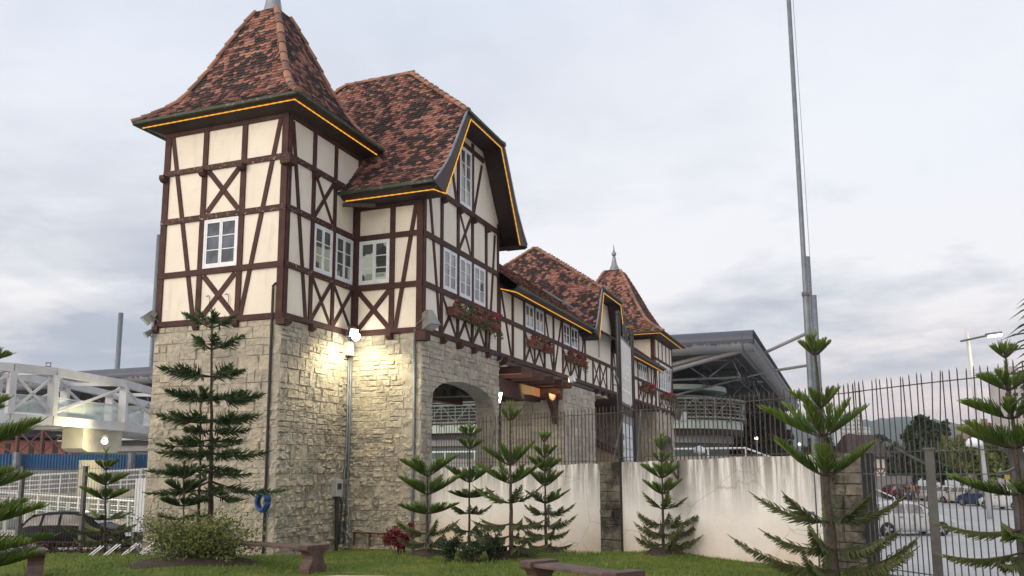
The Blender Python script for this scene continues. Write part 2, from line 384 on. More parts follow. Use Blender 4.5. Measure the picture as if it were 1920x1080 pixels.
def beam_end(mb, pl, a, z, w=.17, h=.19, out=.20):
    TH[0] += 1; e = .0007*(TH[0] % 5)
    prof = [(-.02, z+h/2), (out+e, z+h/2), (out+e, z-h*.05), (out*.72, z-h*.42), (out*.3, z-h/2), (-.02, z-h/2)]
    mb.prism([pl.p(a-w/2-e, zz, o) for o, zz in prof], pl.u()*(w+2*e))
def window(pl, a0, a1, z0, z1, parent, rows=3, glass=None, label=None, leaves=2):
    f = MB(); o0, o1 = -.02, .034
    def b(x0, x1, y0, y1, d=o1):
        f.hexa([pl.p(x0, y0, o0), pl.p(x1, y0, o0), pl.p(x1, y1, o0), pl.p(x0, y1, o0), pl.p(x0, y0, d), pl.p(x1, y0, d), pl.p(x1, y1, d), pl.p(x0, y1, d)])
    t = .055; f.cr = random.random()
    b(a0, a1, z0, z0+t*1.3); b(a0, a1, z1-t, z1); b(a0, a0+t, z0+t*1.3, z1-t); b(a1-t, a1, z0+t*1.3, z1-t)
    W = (a1-a0-2*t)/leaves
    for k in range(leaves):
        l = a0+t+k*W; r = l+W; s = .052; d = .028
        zb, zt = z0+t*1.3, z1-t
        b(l+.003, l+s, zb, zt, d); b(r-s, r-.003, zb, zt, d); b(l+s, r-s, zb, zb+s, d); b(l+s, r-s, zt-s, zt, d)
        for q in range(1, rows):
            zz = zb+s+(zt-zb-2*s)*q/rows; b(l+s, r-s, zz-.013, zz+.013, .022)
    w = f.build('window', M['white'], parent)
    g = MB(); g.hexa([pl.p(a0+.03, z0+.03, -.015), pl.p(a1-.03, z0+.03, -.015), pl.p(a1-.03, z1-.03, -.015), pl.p(a0+.03, z1-.03, -.015),
                      pl.p(a0+.03, z0+.03, .008), pl.p(a1-.03, z0+.03, .008), pl.p(a1-.03, z1-.03, .008), pl.p(a0+.03, z1-.03, .008)])
    g.build('pane', glass or M['glass'], w)
    if label: w['label'] = label
    return w
def stone_wall(pl, a0, a1, z0, z1, parent, seed=0, hole=None, mat=None, cell=.075, size=1., name='stone_wall', relief=1., back=.25, label=None, rough_to=None):
    """rough ashlar: every stone its own relief; hole = f(a,z)->True where open, with hole.snap(a,z)"""
    rn = random.Random(seed); st = MB(); mo = MB()
    def block(x0, x1, y0, y1):
        g = .0045; x0 += g; x1 -= g; y0 += g; y1 -= g
        if x1-x0 < .03 or y1-y0 < .03: return
        cx, cy = (x0+x1)/2, (y0+y1)/2
        if hole and all(hole(x, y) for x in (x0, cx, x1) for y in (y0, cy, y1)): return
        e_ = .016
        def axs(a, b):
            k = max(2, int((b-a)/cell)+1); return [a]+[a+e_+(b-a-2*e_)*i/k for i in range(k+1)]+[b]
        XS, YS = axs(x0, x1), axs(y0, y1); nx, ny = len(XS), len(YS)
        rl_ = relief*(1+1.5*sm(0, 1, mnoise.noise(V((cx*.7, cy*.7, seed)))*.9+(rough_to-cy)*.8)) if rough_to is not None else relief
        h0 = (.012+.024*rn.random()**1.6)*relief; tx, ty = rn.uniform(-.07, .07)*relief, rn.uniform(-.08, .08)*relief; sd = rn.random()*50
        st.cr = rn.random(); b = len(st.v)
        for j in range(ny):
            for i in range(nx):
                x = XS[i]; y = YS[j]
                edge = i in (0, nx-1) or j in (0, ny-1)
                if edge: o = .004
                else:
                    o = h0+tx*(x-cx)+ty*(y-cy)+.024*rl_*mnoise.noise(V((x*4.5+sd, y*4.5, sd)))+.020*rl_*mnoise.noise(V((x*13, y*13, sd)))
                    o = max(.006, o)
                    x += rn.uniform(-.004, .004); y += rn.uniform(-.004, .004)
                if edge:
                    x += .006*mnoise.noise(V((x*9, y*9, sd))); y += .006*mnoise.noise(V((y*9, x*9, sd)))
                if hole and hole(x, y): x, y = hole.snap(x, y)
                st.v.append(tuple(pl.p(x, y, o)))
        for j in range(ny-1):
            for i in range(nx-1):
                k = b+j*nx+i; f = (k, k+1, k+nx+1, k+nx); st.f.append(f); st.r.append(st.cr); st.m.append(0)
    z = z0
    while z < z1-.02:
        h = rn.uniform(.34, .56)*size
        if z+h > z1-.18*size: h = z1-z
        a = a0
        while a < a1-.01:
            w = rn.uniform(.26, .78)*size
            if a+w > a1-.17*size: w = a1-a
            t = rn.random()
            if t < .34 or h < .3*size:
                block(a, a+w, z, z+h)
            elif t < .75 or w < .45*size:
                s = h*rn.uniform(.36, .64); block(a, a+w, z, z+s); block(a, a+w, z+s, z+h)
            else:
                s = h*rn.uniform(.4, .6); q = w*rn.uniform(.35, .65); block(a, a+w, z, z+s) if rn.random() < .5 else (block(a, a+q, z, z+s), block(a+q, a+w, z, z+s))
                q = w*rn.uniform(.35, .65); block(a, a+q, z+s, z+h); block(a+q, a+w, z+s, z+h)
            a += w
        z += h
    # mortar bed
    if hole is None:
        mo.hexa([pl.p(a0, z0, -back), pl.p(a1, z0, -back), pl.p(a1, z1, -back), pl.p(a0, z1, -back), pl.p(a0, z0, 0), pl.p(a1, z0, 0), pl.p(a1, z1, 0), pl.p(a0, z1, 0)])
    else:
        hole.mortar(mo, pl, a0, a1, z0, z1, back)
    w = st.build(name, mat or M['stone'], parent, smooth=False)
    mo.build('mortar_bed', M['mortar_dark'] if mat is M['stone_dark'] else M['mortar'], w)
    if label: w['label'] = label
    return w
class Arch:
    def __init__(s, y0, y1, zs, zc): s.y0, s.y1, s.zs, s.zc = y0, y1, zs, zc; s.h = (y1-y0)/2; s.c = (y0+y1)/2
    def top(s, a): return s.zs+(s.zc-s.zs)*math.sqrt(max(0, 1-((a-s.c)/s.h)**2))
    def __call__(s, a, z): return s.y0 < a < s.y1 and z < s.top(a)
    def snap(s, a, z):
        dt = s.top(a)-z; dl = a-s.y0; dr = s.y1-a
        if z > s.zs-.05 and dt < max(dl, dr)*1.2+.2 and dt < min(dl, dr)+.3: return a, s.top(a)
        return (s.y0, z) if dl < dr else (s.y1, z)
    def mortar(s, mo, pl, a0, a1, z0, z1, back):
        def slab(q):
            n = len(q); mo.raw([pl.p(a, z, -back) for a, z in q]+[pl.p(a, z, 0) for a, z in q], [tuple(range(n))[::-1], tuple(range(n, 2*n))]+[(i, (i+1) % n, n+(i+1) % n, n+i) for i in range(n)])
        if s.y0 > a0: slab([(a0, z0), (s.y0, z0), (s.y0, z1), (a0, z1)])
        if s.y1 < a1: slab([(s.y1, z0), (a1, z0), (a1, z1), (s.y1, z1)])
        N = 20
        for i in range(N):
            p, q = s.y0+(s.y1-s.y0)*i/N, s.y0+(s.y1-s.y0)*(i+1)/N
            slab([(p, s.top(p)), (q, s.top(q)), (q, z1), (p, z1)])
def tiles(mb, rows, tw=.19, e=.125, seed=1, under=True):
    """rows: list of (L,R) eave->top. Rounded plain tiles in staggered courses."""
    rn = random.Random(seed); rows = [(V(a), V(b)) for a, b in rows]
    ds = [0]
    for i in range(1, len(rows)):
        u = (rows[i-1][1]-rows[i-1][0]).normalized(); d = rows[i][0]-rows[i-1][0]
        ds.append(ds[-1]+(d-u*d.dot(u)).length)
    def ev(s):
        for i in range(1, len(ds)):
            if s <= ds[i] or i == len(ds)-1:
                t = (s-ds[i-1])/max(1e-6, ds[i]-ds[i-1]); return rows[i-1][0].lerp(rows[i][0], t), rows[i-1][1].lerp(rows[i][1], t)
    tot = ds[-1]; k = 0; s = 0.
    while s < tot-.02:
        L, Rr = ev(s); s2 = min(tot, s+e*1.9); L2, R2 = ev(s2)
        w = (Rr-L); W = w.length
        if W > .06:
            u = w.normalized(); d = L2-L; sl = d-u*d.dot(u)
            if sl.length < 1e-5: break
            ln = sl.length; sl.normalize(); n = u.cross(sl); 
            if n.z < 0: n = -n
            off = tw/2 if k % 2 else 0.
            x = off-tw
            while x < W+tw*.5:
                c = x+tw/2
                if 0 <= c <= W:
                    mb.cr = rn.random(); jt = rn.uniform(-.012, .012); lift = .034+rn.uniform(0, .014)
                    hw = tw/2*.97; ax = L+u*(c+rn.uniform(-.005, .005))
                    x0 = max(-hw, -c); x1 = min(hw, W-c)
                    P = []
                    for px, py in ((x0, e*1.9 if ln > e else ln), (x0, .055), (x0*.72, .012), (x0*.3, -.010), (x1*.3, -.010), (x1*.72, .012), (x1, .055), (x1, e*1.9 if ln > e else ln)):
                        h = lift*(1-py/(e*1.9))+.004
                        P.append(ax+u*px+sl*(py+jt)+n*h)
                    b = len(mb.v); mb.v += [tuple(q) for q in P]+[tuple(q-n*.020) for q in P[1:7]]
                    mb.f.append(tuple(b+i for i in range(8))); mb.r.append(mb.cr); mb.m.append(0)
                    for i in range(5):
                        mb.f.append((b+1+i, b+8+i, b+9+i, b+2+i)); mb.r.append(mb.cr); mb.m.append(0)
                x += tw
        s += e; k += 1
    if under:
        mb.cr = .5
        for i in range(len(rows)-1): mb.quad(rows[i][0], rows[i][1], rows[i+1][1], rows[i+1][0])
def ridge_caps(mb, pts, r=.105, step=.36, seed=3):
    rn = random.Random(seed); pts = [V(p) for p in pts]
    seg = []; 
    for i in range(len(pts)-1):
        L = (pts[i+1]-pts[i]).length; n = max(1, round(L/step))
        for k in range(n): seg.append((pts[i].lerp(pts[i+1], k/n), pts[i].lerp(pts[i+1], (k+1)/n)))
    for a, b in seg:
        d = (b-a).normalized(); a = a-d*.05; mb.cr = rn.random(); sd = d.cross(V((0, 0, 1))).normalized(); u = sd.cross(d).normalized()
        n = 6; bs = len(mb.v)
        for p, rr, lf in ((a, r*1.12, .012), (b, r*.92, -.01)):
            for q in range(n+1):
                t = math.pi*(-.12+1.24*q/n); mb.v.append(tuple(p+sd*math.cos(t)*rr+u*(math.sin(t)*rr*.8+lf)))
        for q in range(n): mb.f.append((bs+q, bs+q+1, bs+n+1+q+1, bs+n+1+q)); mb.r.append(mb.cr); mb.m.append(0)
        mb.f.append(tuple(bs+q for q in range(n+1))); mb.r.append(mb.cr); mb.m.append(0)
def led(parent, *lines):
    m = MB()
    for pts in lines:
        P = [V(p) for p in pts]
        for a, b in zip(P[:-1], P[1:]):
            L = (b-a).length; n = max(1, int(L/.11)); q = []; rr = []
            for i in range(n+1): q.append(a.lerp(b, i/n)); rr.append(.013 if i % 2 else .021)
            m.tube(q, rr, 5)
    return m.build('rope_light', M['led'], parent)

# ------------------------------------------------------------------ roof builders
TPROF = [(1, 0.), (.86, .30), (.757, .56), (.67, .84), (.60, 1.18), (.53, 1.57), (.46, 1.96), (.40, 2.37), (.34, 2.77), (.27, 3.21), (.20, 3.62), (.14, 3.98)]
def tower_roof(parent, cx, cy, hx, hy, ze, wx, wy, zw, seed, prof=TPROF, sides='WSEN', full_led=True, fin=True, ksc=1.):
    P = [(t, ze+h*ksc) for t, h in prof]
    mb = MB(); cor = {'S': ((-1, -1), (1, -1)), 'E': ((1, -1), (1, 1)), 'N': ((1, 1), (-1, 1)), 'W': ((-1, 1), (-1, -1))}
    for i, sd in enumerate(sides):
        (ax, ay), (bx, by) = cor[sd]
        tiles(mb, [((cx+ax*hx*t, cy+ay*hy*t, z), (cx+bx*hx*t, cy+by*hy*t, z)) for t, z in P], seed=seed+i)
    mb.build('tiled_roof', M['tile'], parent)
    for sx, sy in ((-1, -1), (1, -1), (1, 1), (-1, 1)):
        rc = MB(); ridge_caps(rc, [(cx+sx*hx*t, cy+sy*hy*t, z+.03) for t, z in P], seed=seed+7); rc.build('hip_tiles', M['ridge'], parent)
    # boarded soffit, moulded fascia and gutter
    rings = [(wx-.02, wy-.02, zw), (hx-.22, hy-.17, ze-.10), (hx-.19, hy-.14, ze-.085), (hx-.06, hy-.05, ze-.035)]
    so = MB()
    for (a, b, z), (c, d, z2) in zip(rings[:-1], rings[1:]):
        for (s0, s1), (q0, q1) in (((-1, -1), (1, -1)), ((1, -1), (1, 1)), ((1, 1), (-1, 1)), ((-1, 1), (-1, -1))):
            so.quad((cx+s0*a, cy+s1*b, z), (cx+q0*a, cy+q1*b, z), (cx+q0*c, cy+q1*d, z2), (cx+s0*c, cy+s1*d, z2))
    so.build('eave_boards', M['soffit'], parent)
    g = MB()
    for (s0, s1), (q0, q1) in (((-1, -1), (1, -1)), ((1, -1), (1, 1)), ((1, 1), (-1, 1)), ((-1, 1), (-1, -1))):
        g.bar((cx+s0*(hx+.0), cy+s1*(hy+.0), ze-.02), (cx+q0*(hx+.0), cy+q1*(hy+.0), ze-.02), .10, .075)
    g.build('gutter', M['patina'], parent)
    q = (hx-.195, hy-.145, ze-.125)
    led(parent, [(cx-q[0], cy-q[1], q[2]), (cx+q[0], cy-q[1], q[2]), (cx+q[0], cy+q[1], q[2])])
    if fin:
        z0 = P[-1][1]-.30; f = MB(); q_ = hx*P[-1][0]
        n = 8; f.lathe((cx, cy, z0), [(q_*1.25, 0), (q_*.78, .35), (.20, .9), (.125, 1.35), (.09, 1.5)], 8)
        f.lathe((cx, cy, z0+1.5), [(.10, 0), (.15, .05), (.175, .14), (.15, .24), (.08, .29)], 10)
        f.lathe((cx, cy, z0+1.78), [(.07, 0), (.05, .2), (.012, .55)], 8)
        f.build('finial', M['zinc'], parent, smooth=True)
HPROF = [(3.80, -.0), (3.38, .39), (3.08, .72), (2.77, 1.09), (2.51, 1.47), (2.0, 2.28), (1.52, 3.01), (.9, 3.98), (.3, 4.95), (.02, 5.42)]   # (offset, height above eave)
def cross_roof(parent, xc, hx, yc, ze, prof, ihh, ridge_half, seed, w_wall, x_wall, board=True, ledz=-.16, back=True):
    """roof with ridge along X, half-hipped gables at xc+-hx; prof index ihh = half-hip eave level"""
    mb = MB(); oh, zh = prof[ihh][0], ze+prof[ihh][1]; zr = ze+prof[-1][1]
    def xe(z): return hx if z <= zh else hx+(ridge_half-hx)*(z-zh)/(zr-zh)
    for k, sg in enumerate((-1, 1)):
        rows = []
        for o, h in prof:
            z = ze+h; e = xe(z); rows.append(((xc-e, yc+sg*o, z), (xc+e, yc+sg*o, z)))
        tiles(mb, rows, seed=seed+k)
    for k, sg in enumerate((1, -1)):
        rows = []
        for o, h in prof[ihh:]:
            z = ze+h; e = xe(z); rows.append(((xc+sg*e, yc-sg*o, z), (xc+sg*e, yc+sg*o, z)))
        tiles(mb, rows, seed=seed+4+k)
    mb.build('tiled_roof', M['tile'], parent)
    rc = MB()
    ridge_caps(rc, [(xc-ridge_half, yc, zr), (xc+ridge_half, yc, zr)], seed=seed); rc.build('ridge_tiles', M['ridge'], parent)
    for sx in (-1, 1):
        for sy in (-1, 1):
            rc = MB(); ridge_caps(rc, [(xc+sx*hx, yc+sy*oh, zh+.02), (xc+sx*ridge_half, yc+sy*.05, zr)], seed=seed+2); rc.build('hip_tiles', M['ridge'], parent)
    X = xc+hx
    # boarded underside
    so = MB(); th = .13
    for sx in (1, -1):
        x0, x1 = xc+sx*x_wall, xc+sx*(hx-.01)
        for sg in (-1, 1):
            pr = prof[:ihh+1]
            for (o, h), (o2, h2) in zip(pr[:-1], pr[1:]):
                so.quad((x0, yc+sg*(o-.03), ze+h-th), (x1, yc+sg*(o-.03), ze+h-th), (x1, yc+sg*(o2-.03), ze+h2-th), (x0, yc+sg*(o2-.03), ze+h2-th))
        so.quad((x0, yc-oh, zh-th+.02), (x0, yc+oh, zh-th+.02), (x1, yc+oh, zh-th+.02), (x1, yc-oh, zh-th+.02))
    for sg in (-1, 1):   # side eave soffit
        so.quad((xc-hx, yc+sg*(prof[0][0]-.05), ze-.05), (xc+hx, yc+sg*(prof[0][0]-.05), ze-.05), (xc+hx, yc+sg*(prof[0][0]-.22), ze-.16), (xc-hx, yc+sg*(prof[0][0]-.22), ze-.16))
        so.quad((xc-hx, yc+sg*(prof[0][0]-.22), ze-.16), (xc+hx, yc+sg*(prof[0][0]-.22), ze-.16), (xc+hx, yc+sg*(w_wall-.02), ze-.20), (xc-hx, yc+sg*(w_wall-.02), ze-.20))
    so.build('eave_boards', M['soffit'], parent)
    # bargeboards
    bb = MB(); ls = []
    for sg in (-1, 1):
        outer = [(yc+sg*o, ze+h-.02) for o, h in prof[:ihh+1]]
        i0 = (yc+sg*(prof[0][0]-.75), ze-.16); i1 = (yc+sg*(oh-.24), zh-.20)
        poly = [i0]+outer+[i1] if sg > 0 else [i0]+outer+[i1]
        N = len(outer)
        for i in range(N-1):
            t0, t1 = i/(N-1), (i+1)/(N-1)
            t0 = (outer[i][1]-outer[0][1])/(outer[-1][1]-outer[0][1]); t1 = (outer[i+1][1]-outer[0][1])/(outer[-1][1]-outer[0][1])
            a = (i0[0]+(i1[0]-i0[0])*t0, i0[1]+(i1[1]-i0[1])*t0); b = (i0[0]+(i1[0]-i0[0])*t1, i0[1]+(i1[1]-i0[1])*t1)
            bb.prism([(X-.05, *outer[i]), (X-.05, *outer[i+1]), (X-.05, *b), (X-.05, *a)], (.06, 0, 0))
        ls.append([(X+.03, i0[0], i0[1]), (X+.03, i1[0], i1[1])])
    bb.prism([(X-.05, yc-oh, zh-.02), (X-.05, yc+oh, zh-.02), (X-.05, yc+oh-.24, zh-.20), (X-.05, yc-oh+.24, zh-.20)], (.06, 0, 0))
    bb.build('bargeboard', M['soffit'], parent)
    for sg in (-1, 1): fl = MB(); fl.tube([(X+.02, yc+sg*o, ze+h+.03) for o, h in prof[:ihh+1]], .035, 5); fl.build('verge_flashing', M['zinc'], parent)
    gt = MB(); gt.bar((X+.03, yc-oh-.05, zh), (X+.03, yc+oh+.08, zh), .10, .09)
    gt.build('gutter', M['patina'], parent)
    for sg in (-1, 1): gt = MB(); gt.bar((xc-hx, yc+sg*(prof[0][0]+.03), ze-.02), (xc+hx, yc+sg*(prof[0][0]+.03), ze-.02), .11, .08); gt.build('gutter', M['patina'], parent)
    return ls[0]+[ls[1][1], ls[1][0]], (X, zh)

# ================================================================== THE GATEHOUSE
X0 = 2.34
def plaster_box(parent, x0, x1, y0, y1, z0, z1):
    m = MB(); m.box(x0, x1, y0, y1, z0, z1); return m.build('plaster_wall', M['plaster'], parent)

# ---- near tower
T1 = tag(empty('gate_tower', (-2.1, 1.8, 0)), 'tall square half-timbered tower with steep pointed tiled roof nearest on the left', 'tower')
T1b = T1; T1.location = (0, 0, 0)
plaster_box(T1, -4.2, 0, 0, 3.65, 5.66, 11.28)
tb = MB(); tf = MB()
pl = PL('y', 0)
timber_set(tb, pl, posts=[(-4.10, 5.8, 11.3, .20), (-2.75, 5.8, 11.3, .165), (-1.43, 5.8, 11.3, .165), (-.095, 5.8, 11.3, .20)],
           hors=[(-4.2, 0.05, 5.66, 5.815), (-4.2, 0, 7.03, 7.19), (-4.2, 0.0, 11.16, 11.32)],
           diags=[(-3.965, 11.25, -2.90, 5.8, .13), (-.25, 11.24, -1.335, 5.8, .13)], xs=[(-2.62, -1.56, 8.78, 9.98, .15), (-2.62, -1.56, 5.85, 7.0, .15)])
timber_set(tf, pl, hors=[(-4.2, 0, 8.58, 8.74), (-4.2, 0.05, 10.0, 10.155)])
for x in (-4.12, -2.75, -1.43): beam_end(tb, pl, x, 9.92)
for x in (-4.12, -2.75, -1.43): beam_end(tb, pl, x, 5.60, out=.12)
pl = PL('x', 0)
timber_set(tb, pl, posts=[(.065, 5.8, 11.3, .13), (1.19, 5.8, 11.3, .15), (2.27, 5.8, 11.3, .14), (3.35, 5.8, 10.0, .13), (3.58, 10.0, 11.3, .13)],
           hors=[(-.05, 3.37, 5.66, 5.815), (0, 3.65, 11.16, 11.32)],
           diags=[(.15, 11.1, 1.0, 5.8, .13)], xs=[(1.29, 2.18, 8.78, 9.98, .12), (1.28, 2.18, 5.85, 7.0, .12), (2.36, 3.28, 5.85, 7.0, .12)])
timber_set(tf, pl, hors=[(0, 3.37, 8.58, 8.74), (-.05, 3.65, 10.0, 10.155), (0, 3.37, 7.03, 7.19)])
for y in (.08, 1.19, 2.27): beam_end(tb, pl, y, 9.92)
for y in (.08, 1.19): beam_end(tb, pl, y, 5.58)
tb.obox((.05, -.05, 9.9), (.16, 0, 0), (0, .16, 0), (0, 0, .10)); tb.obox((.05, -.05, 5.55), (.13, 0, 0), (0, .13, 0), (0, 0, .08))
tb.build('timber_frame', M['timber'], T1); tf.build('timber_rails', M['timber_flake'], T1)['label'] = 'weathered horizontal beams with flaking pale paint'
window(PL('y', 0), -2.66, -1.52, 7.20, 8.57, T1, glass=M['glass_slate'])
window(PL('x', 0), 1.27, 2.19, 7.20, 8.56, T1, glass=M['lit']); window(PL('x', 0), 2.35, 3.29, 7.20, 8.55, T1, glass=M['lit'])
stone_wall(PL('y', 0), -4.2, 0.0, -1.0, 5.655, T1, 11, size=.85, rough_to=4.2, cell=.06)
stone_wall(PL('x', 0), -.02, 3.37, -1.0, 5.655, T1, 12, size=.72, rough_to=2.6, cell=.06, relief=1.25)
stone_wall(PL('x', -4.2-.0), 0, .01, -1, 0, T1, 1) if False else None
m = MB(); m.box(-4.19, -.26, .26, 3.6, -1, 5.65); m.build('core_wall', M['mortar'], T1)
tower_roof(T1, -2.1, 1.83, 2.76, 2.42, 11.52, 2.1, 1.83, 11.24, 20)
m = MB(); m.tube([(-.27, -.07, 6.45), (-.27, -.07, 3.2), (-.25, -.08, .9), (-.26, -.08, -.3)], .035, 6); m.tube([(-.27, -.06, 6.45), (-.30, -.05, 6.52), (-.2, -.05, 6.6)], .03, 6); m.build('cable', M['cable'], T1)
m = MB()
for k, (y, x) in enumerate(((3.20, .10), (3.29, .07), (3.13, .07))):
    m.tube([(x, y, 5.6), (x, y, 2.4), (x+.02, y-.05-.05*k, 1.2), (x, y-.15-.06*k, -.3)], .03, 6)
m.tube([(.11, 3.18, .9), (.2, 3.22, .1), (.25, 3.0, -.05), (.2, 2.8, .12)], .02, 6)
m.build('conduit', M['galv'], T1, True)
for a in (-2.35, -1.72):
    m = MB(); z = 6.4
    m.tube([(a-.14, -.02, z+.03), (a-.02, -.05, z+.03), (a+.02, -.05, z-.1), (a, -.05, z-.25), (a-.02, -.04, z-.35)], .011, 4); m.build('bracket', M['galv_post'], T1)

# ---- near gabled house
H1 = tag(empty('gabled_house'), 'large half-timbered house with half-hipped tiled gable beside the near tower', 'house')
plaster_box(H1, -4.22, X0, 3.37, 9.19, 5.66, 9.62)
YC1, ZE1 = 6.28, 9.79
def gable(parent, yc, hw, z0, prof, ze, ihh, x=X0):
    pts = [(yc-hw, z0), (yc+hw, z0)]
    def zr(o):
        for (o1, h1), (o2, h2) in zip(prof[:-1], prof[1:]):
            if o2 <= o <= o1: return ze+h1+(h2-h1)*(o1-o)/(o1-o2)
        return ze
    os_ = [hw]+[o for o, h in prof[:ihh] if o < hw]+[prof[ihh][0]]
    zs = [min(zr(o), ze+prof[ihh][1])-.14 for o in os_]
    pts += [(yc+o, z) for o, z in zip(os_, zs)]+[(yc-o, z) for o, z in reversed(list(zip(os_, zs)))]
    m = MB(); m.prism([(x-.004, y, z) for y, z in pts], (-.2, 0, 0)); return m.build('gable_wall', M['plaster'], parent)
gable(H1, YC1, 2.915, 9.5, HPROF, ZE1, 6)
tb = MB(); tf = MB()
pl = PL('y', 3.37)
timber_set(tb, pl, posts=[(.12, 5.8, 9.6, .18), (1.33, 5.8, 9.6, .165), (2.24, 5.8, 9.6, .20)],
           hors=[(.0, X0+.03, 5.65, 5.81), (.0, X0, 7.0, 7.17), (0, X0, 8.53, 8.69), (0, X0, 9.47, 9.63)],
           diags=[(2.10, 9.5, 1.46, 5.8, .13)], xs=[(.22, 1.24, 5.85, 6.97, .15)])
beam_end(tb, pl, 1.33, 5.58); beam_end(tb, pl, 2.3, 5.58)
pl = PL('x', X0)
timber_set(tb, pl, posts=[(3.43, 5.8, 9.75, .13), (4.56, 5.8, 10.1, .16), (5.74, 5.8, 12.6, .16), (6.87, 5.8, 12.6, .16), (8.04, 5.8, 10.1, .16), (9.12, 5.8, 10.4, .13)],
           hors=[(3.34, 9.2, 5.66, 5.82), (3.37, 9.2, 7.0, 7.17), (3.37, 9.2, 8.5, 8.68), (3.37, 9.2, 10.03, 10.21), (4.8, 7.8, 12.24, 12.40)],
           diags=[(3.73, 9.9, 4.50, 5.8, .12), (8.84, 9.95, 8.28, 5.8, .12), (4.95, 12.1, 5.62, 10.2, .12), (7.66, 12.1, 6.99, 10.2, .12)],
           xs=[(5.84, 6.77, 8.7, 10.0, .12), (4.66, 5.64, 5.85, 6.97, .12), (5.84, 6.77, 5.85, 6.97, .12), (6.97, 7.94, 5.85, 6.97, .12)])
for y in (4.56, 5.74, 6.87, 8.04): beam_end(tb, pl, y, 9.93)
for y in (4.56, 5.74, 6.87, 8.04, 9.05): beam_end(tb, pl, y, 5.57)
tb.obox((X0+.05, 3.3, 5.52), (.16, 0, 0), (0, .16, 0), (0, 0, .13))
tb.build('timber_frame', M['timber'], H1)
window(PL('y', 3.37), .215, 1.24, 7.19, 8.52, H1, glass=M['lit'])
for a in (4.67, 5.83, 6.97): window(PL('x', X0), a, a+.97, 7.19, 8.49, H1, glass=M['glass_sky'])
window(PL('x', X0), 5.83, 6.78, 10.22, 12.22, H1, rows=4, glass=M['glass_sky'])
stone_wall(PL('y', 3.37), .02, X0, -1.0, 5.65, H1, 13, size=.72, rough_to=3.0, cell=.06)
arch = Arch(4.0, 8.72, 3.85, 4.47)
stone_wall(PL('x', X0), 3.35, 9.2, -1.2, 5.655, H1, 14, hole=arch, back=.63, size=.72)
stone_wall(PL('y', 8.722), 1.72, X0-.01, -1.2, 3.9, H1, 15, relief=.6, back=.3)
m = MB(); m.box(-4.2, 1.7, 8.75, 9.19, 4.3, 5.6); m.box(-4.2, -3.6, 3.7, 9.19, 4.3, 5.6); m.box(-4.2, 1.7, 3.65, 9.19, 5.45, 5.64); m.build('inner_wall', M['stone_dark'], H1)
L, _ = cross_roof(H1, -.94, 4.03, YC1, ZE1, HPROF, 6, 1.27, 40, 2.92, 3.28)
led(H1, [(.12, YC1-3.60, 9.60), (X0+.66, YC1-3.60, 9.60), L[0]], L)
m = MB(); m.tube([(2.14, 3.30, 5.75), (2.14, 3.30, 2.0), (2.12, 3.28, 1.2), (2.16, 3.29, -.5)], .04, 8); m.build('drainpipe', M['galv'], H1, True)
m = MB(); m.bar((.1, 2.55, 9.45), (1.0, 2.9, 9.42), .08, .1); m.build('gutter_arm', M['soffit'], H1)
for k in range(3):
    m = MB(); x = .35+k*.5; m.bar((x, 3.2, -.35), (x, 3.2, .02), .05, .05); m.bar((x, 3.2, .0), (x+.5, 3.2, .0), .05, .05); m.build('low_railing', M['rust'], H1)

PX0 = -.55
# ---- gallery over the roadway
G = tag(empty('timber_gallery'), 'long half-timbered gallery bridging the roadway between the two gabled houses', 'gallery')
m = MB(); m.box(-4.2, X0-.002, 9.19, 36.3, 5.66, 8.2); m.build('plaster_wall', M['plaster'], G)
tb = MB(); pl = PL('x', X0)
UPZ, MID = 8.3, 7.0
posts = [(y, 5.8, 8.3, .15) for y in (9.27, 10.55, 11.78, 14.14, 15.32, 16.56, 18.95, 20.03)]+[(12.94, 7.1, 8.3, .15), (17.71, 7.1, 8.3, .15), (12.94, 5.8, 7.0, .10), (17.71, 5.8, 7, .1)]
posts += [(y, 5.8, 8.3, .15) for y in (25.2, 26.4, 27.6, 28.8, 30.0, 31.2, 33.75, 35.0, 36.15)]+[(32.5, 5.8, 7., .1)]
timber_set(tb, pl, posts=posts, hors=[(9.2, 36.3, 5.66, 5.82), (9.2, 36.3, 6.98, 7.14), (9.2, 20.0, 8.1, 8.3), (25.2, 36.3, 8.1, 8.3)],
           diags=[(9.36, 8.2, 10.42, 5.8, .11), (14.25, 8.1, 15.22, 5.8, .11), (16.42, 8.1, 15.42, 5.8, .11), (19.92, 8.1, 19.1, 5.8, .11), (25.35, 8.1, 26.3, 5.8, .11), (28.7, 8.1, 27.75, 5.8, .11), (34.0, 8.1, 34.85, 5.8, .11), (36.0, 8.1, 35.1, 5.8, .11)],
           xs=[(11.9, 12.88, 5.85, 6.95, .11), (13.0, 14.04, 5.85, 6.95, .11), (16.66, 17.65, 5.85, 6.95, .11), (17.77, 18.86, 5.85, 6.95, .11), (31.3, 32.4, 5.85, 6.95, .11), (32.55, 33.6, 5.85, 6.95, .11)])
beam_end(tb, pl, 9.45, 5.5, .3, .3, .3)
for k in range(12): beam_end(tb, pl, 21.8+1.2*k, 5.5, .2, .2, .2)
tb.build('timber_frame', M['timber'], G)
for a, b in ((11.88, 12.85), (13.04, 14.05), (16.66, 17.62), (17.8, 18.86)):
    window(pl, a, b, 7.13, 8.10, G, rows=2, glass=M['glass_sky'] if a < 15 else M['glass'])
for a, b in ((31.3, 32.45), (32.55, 33.65)): window(pl, a, b, 7.13, 8.10, G, rows=2)
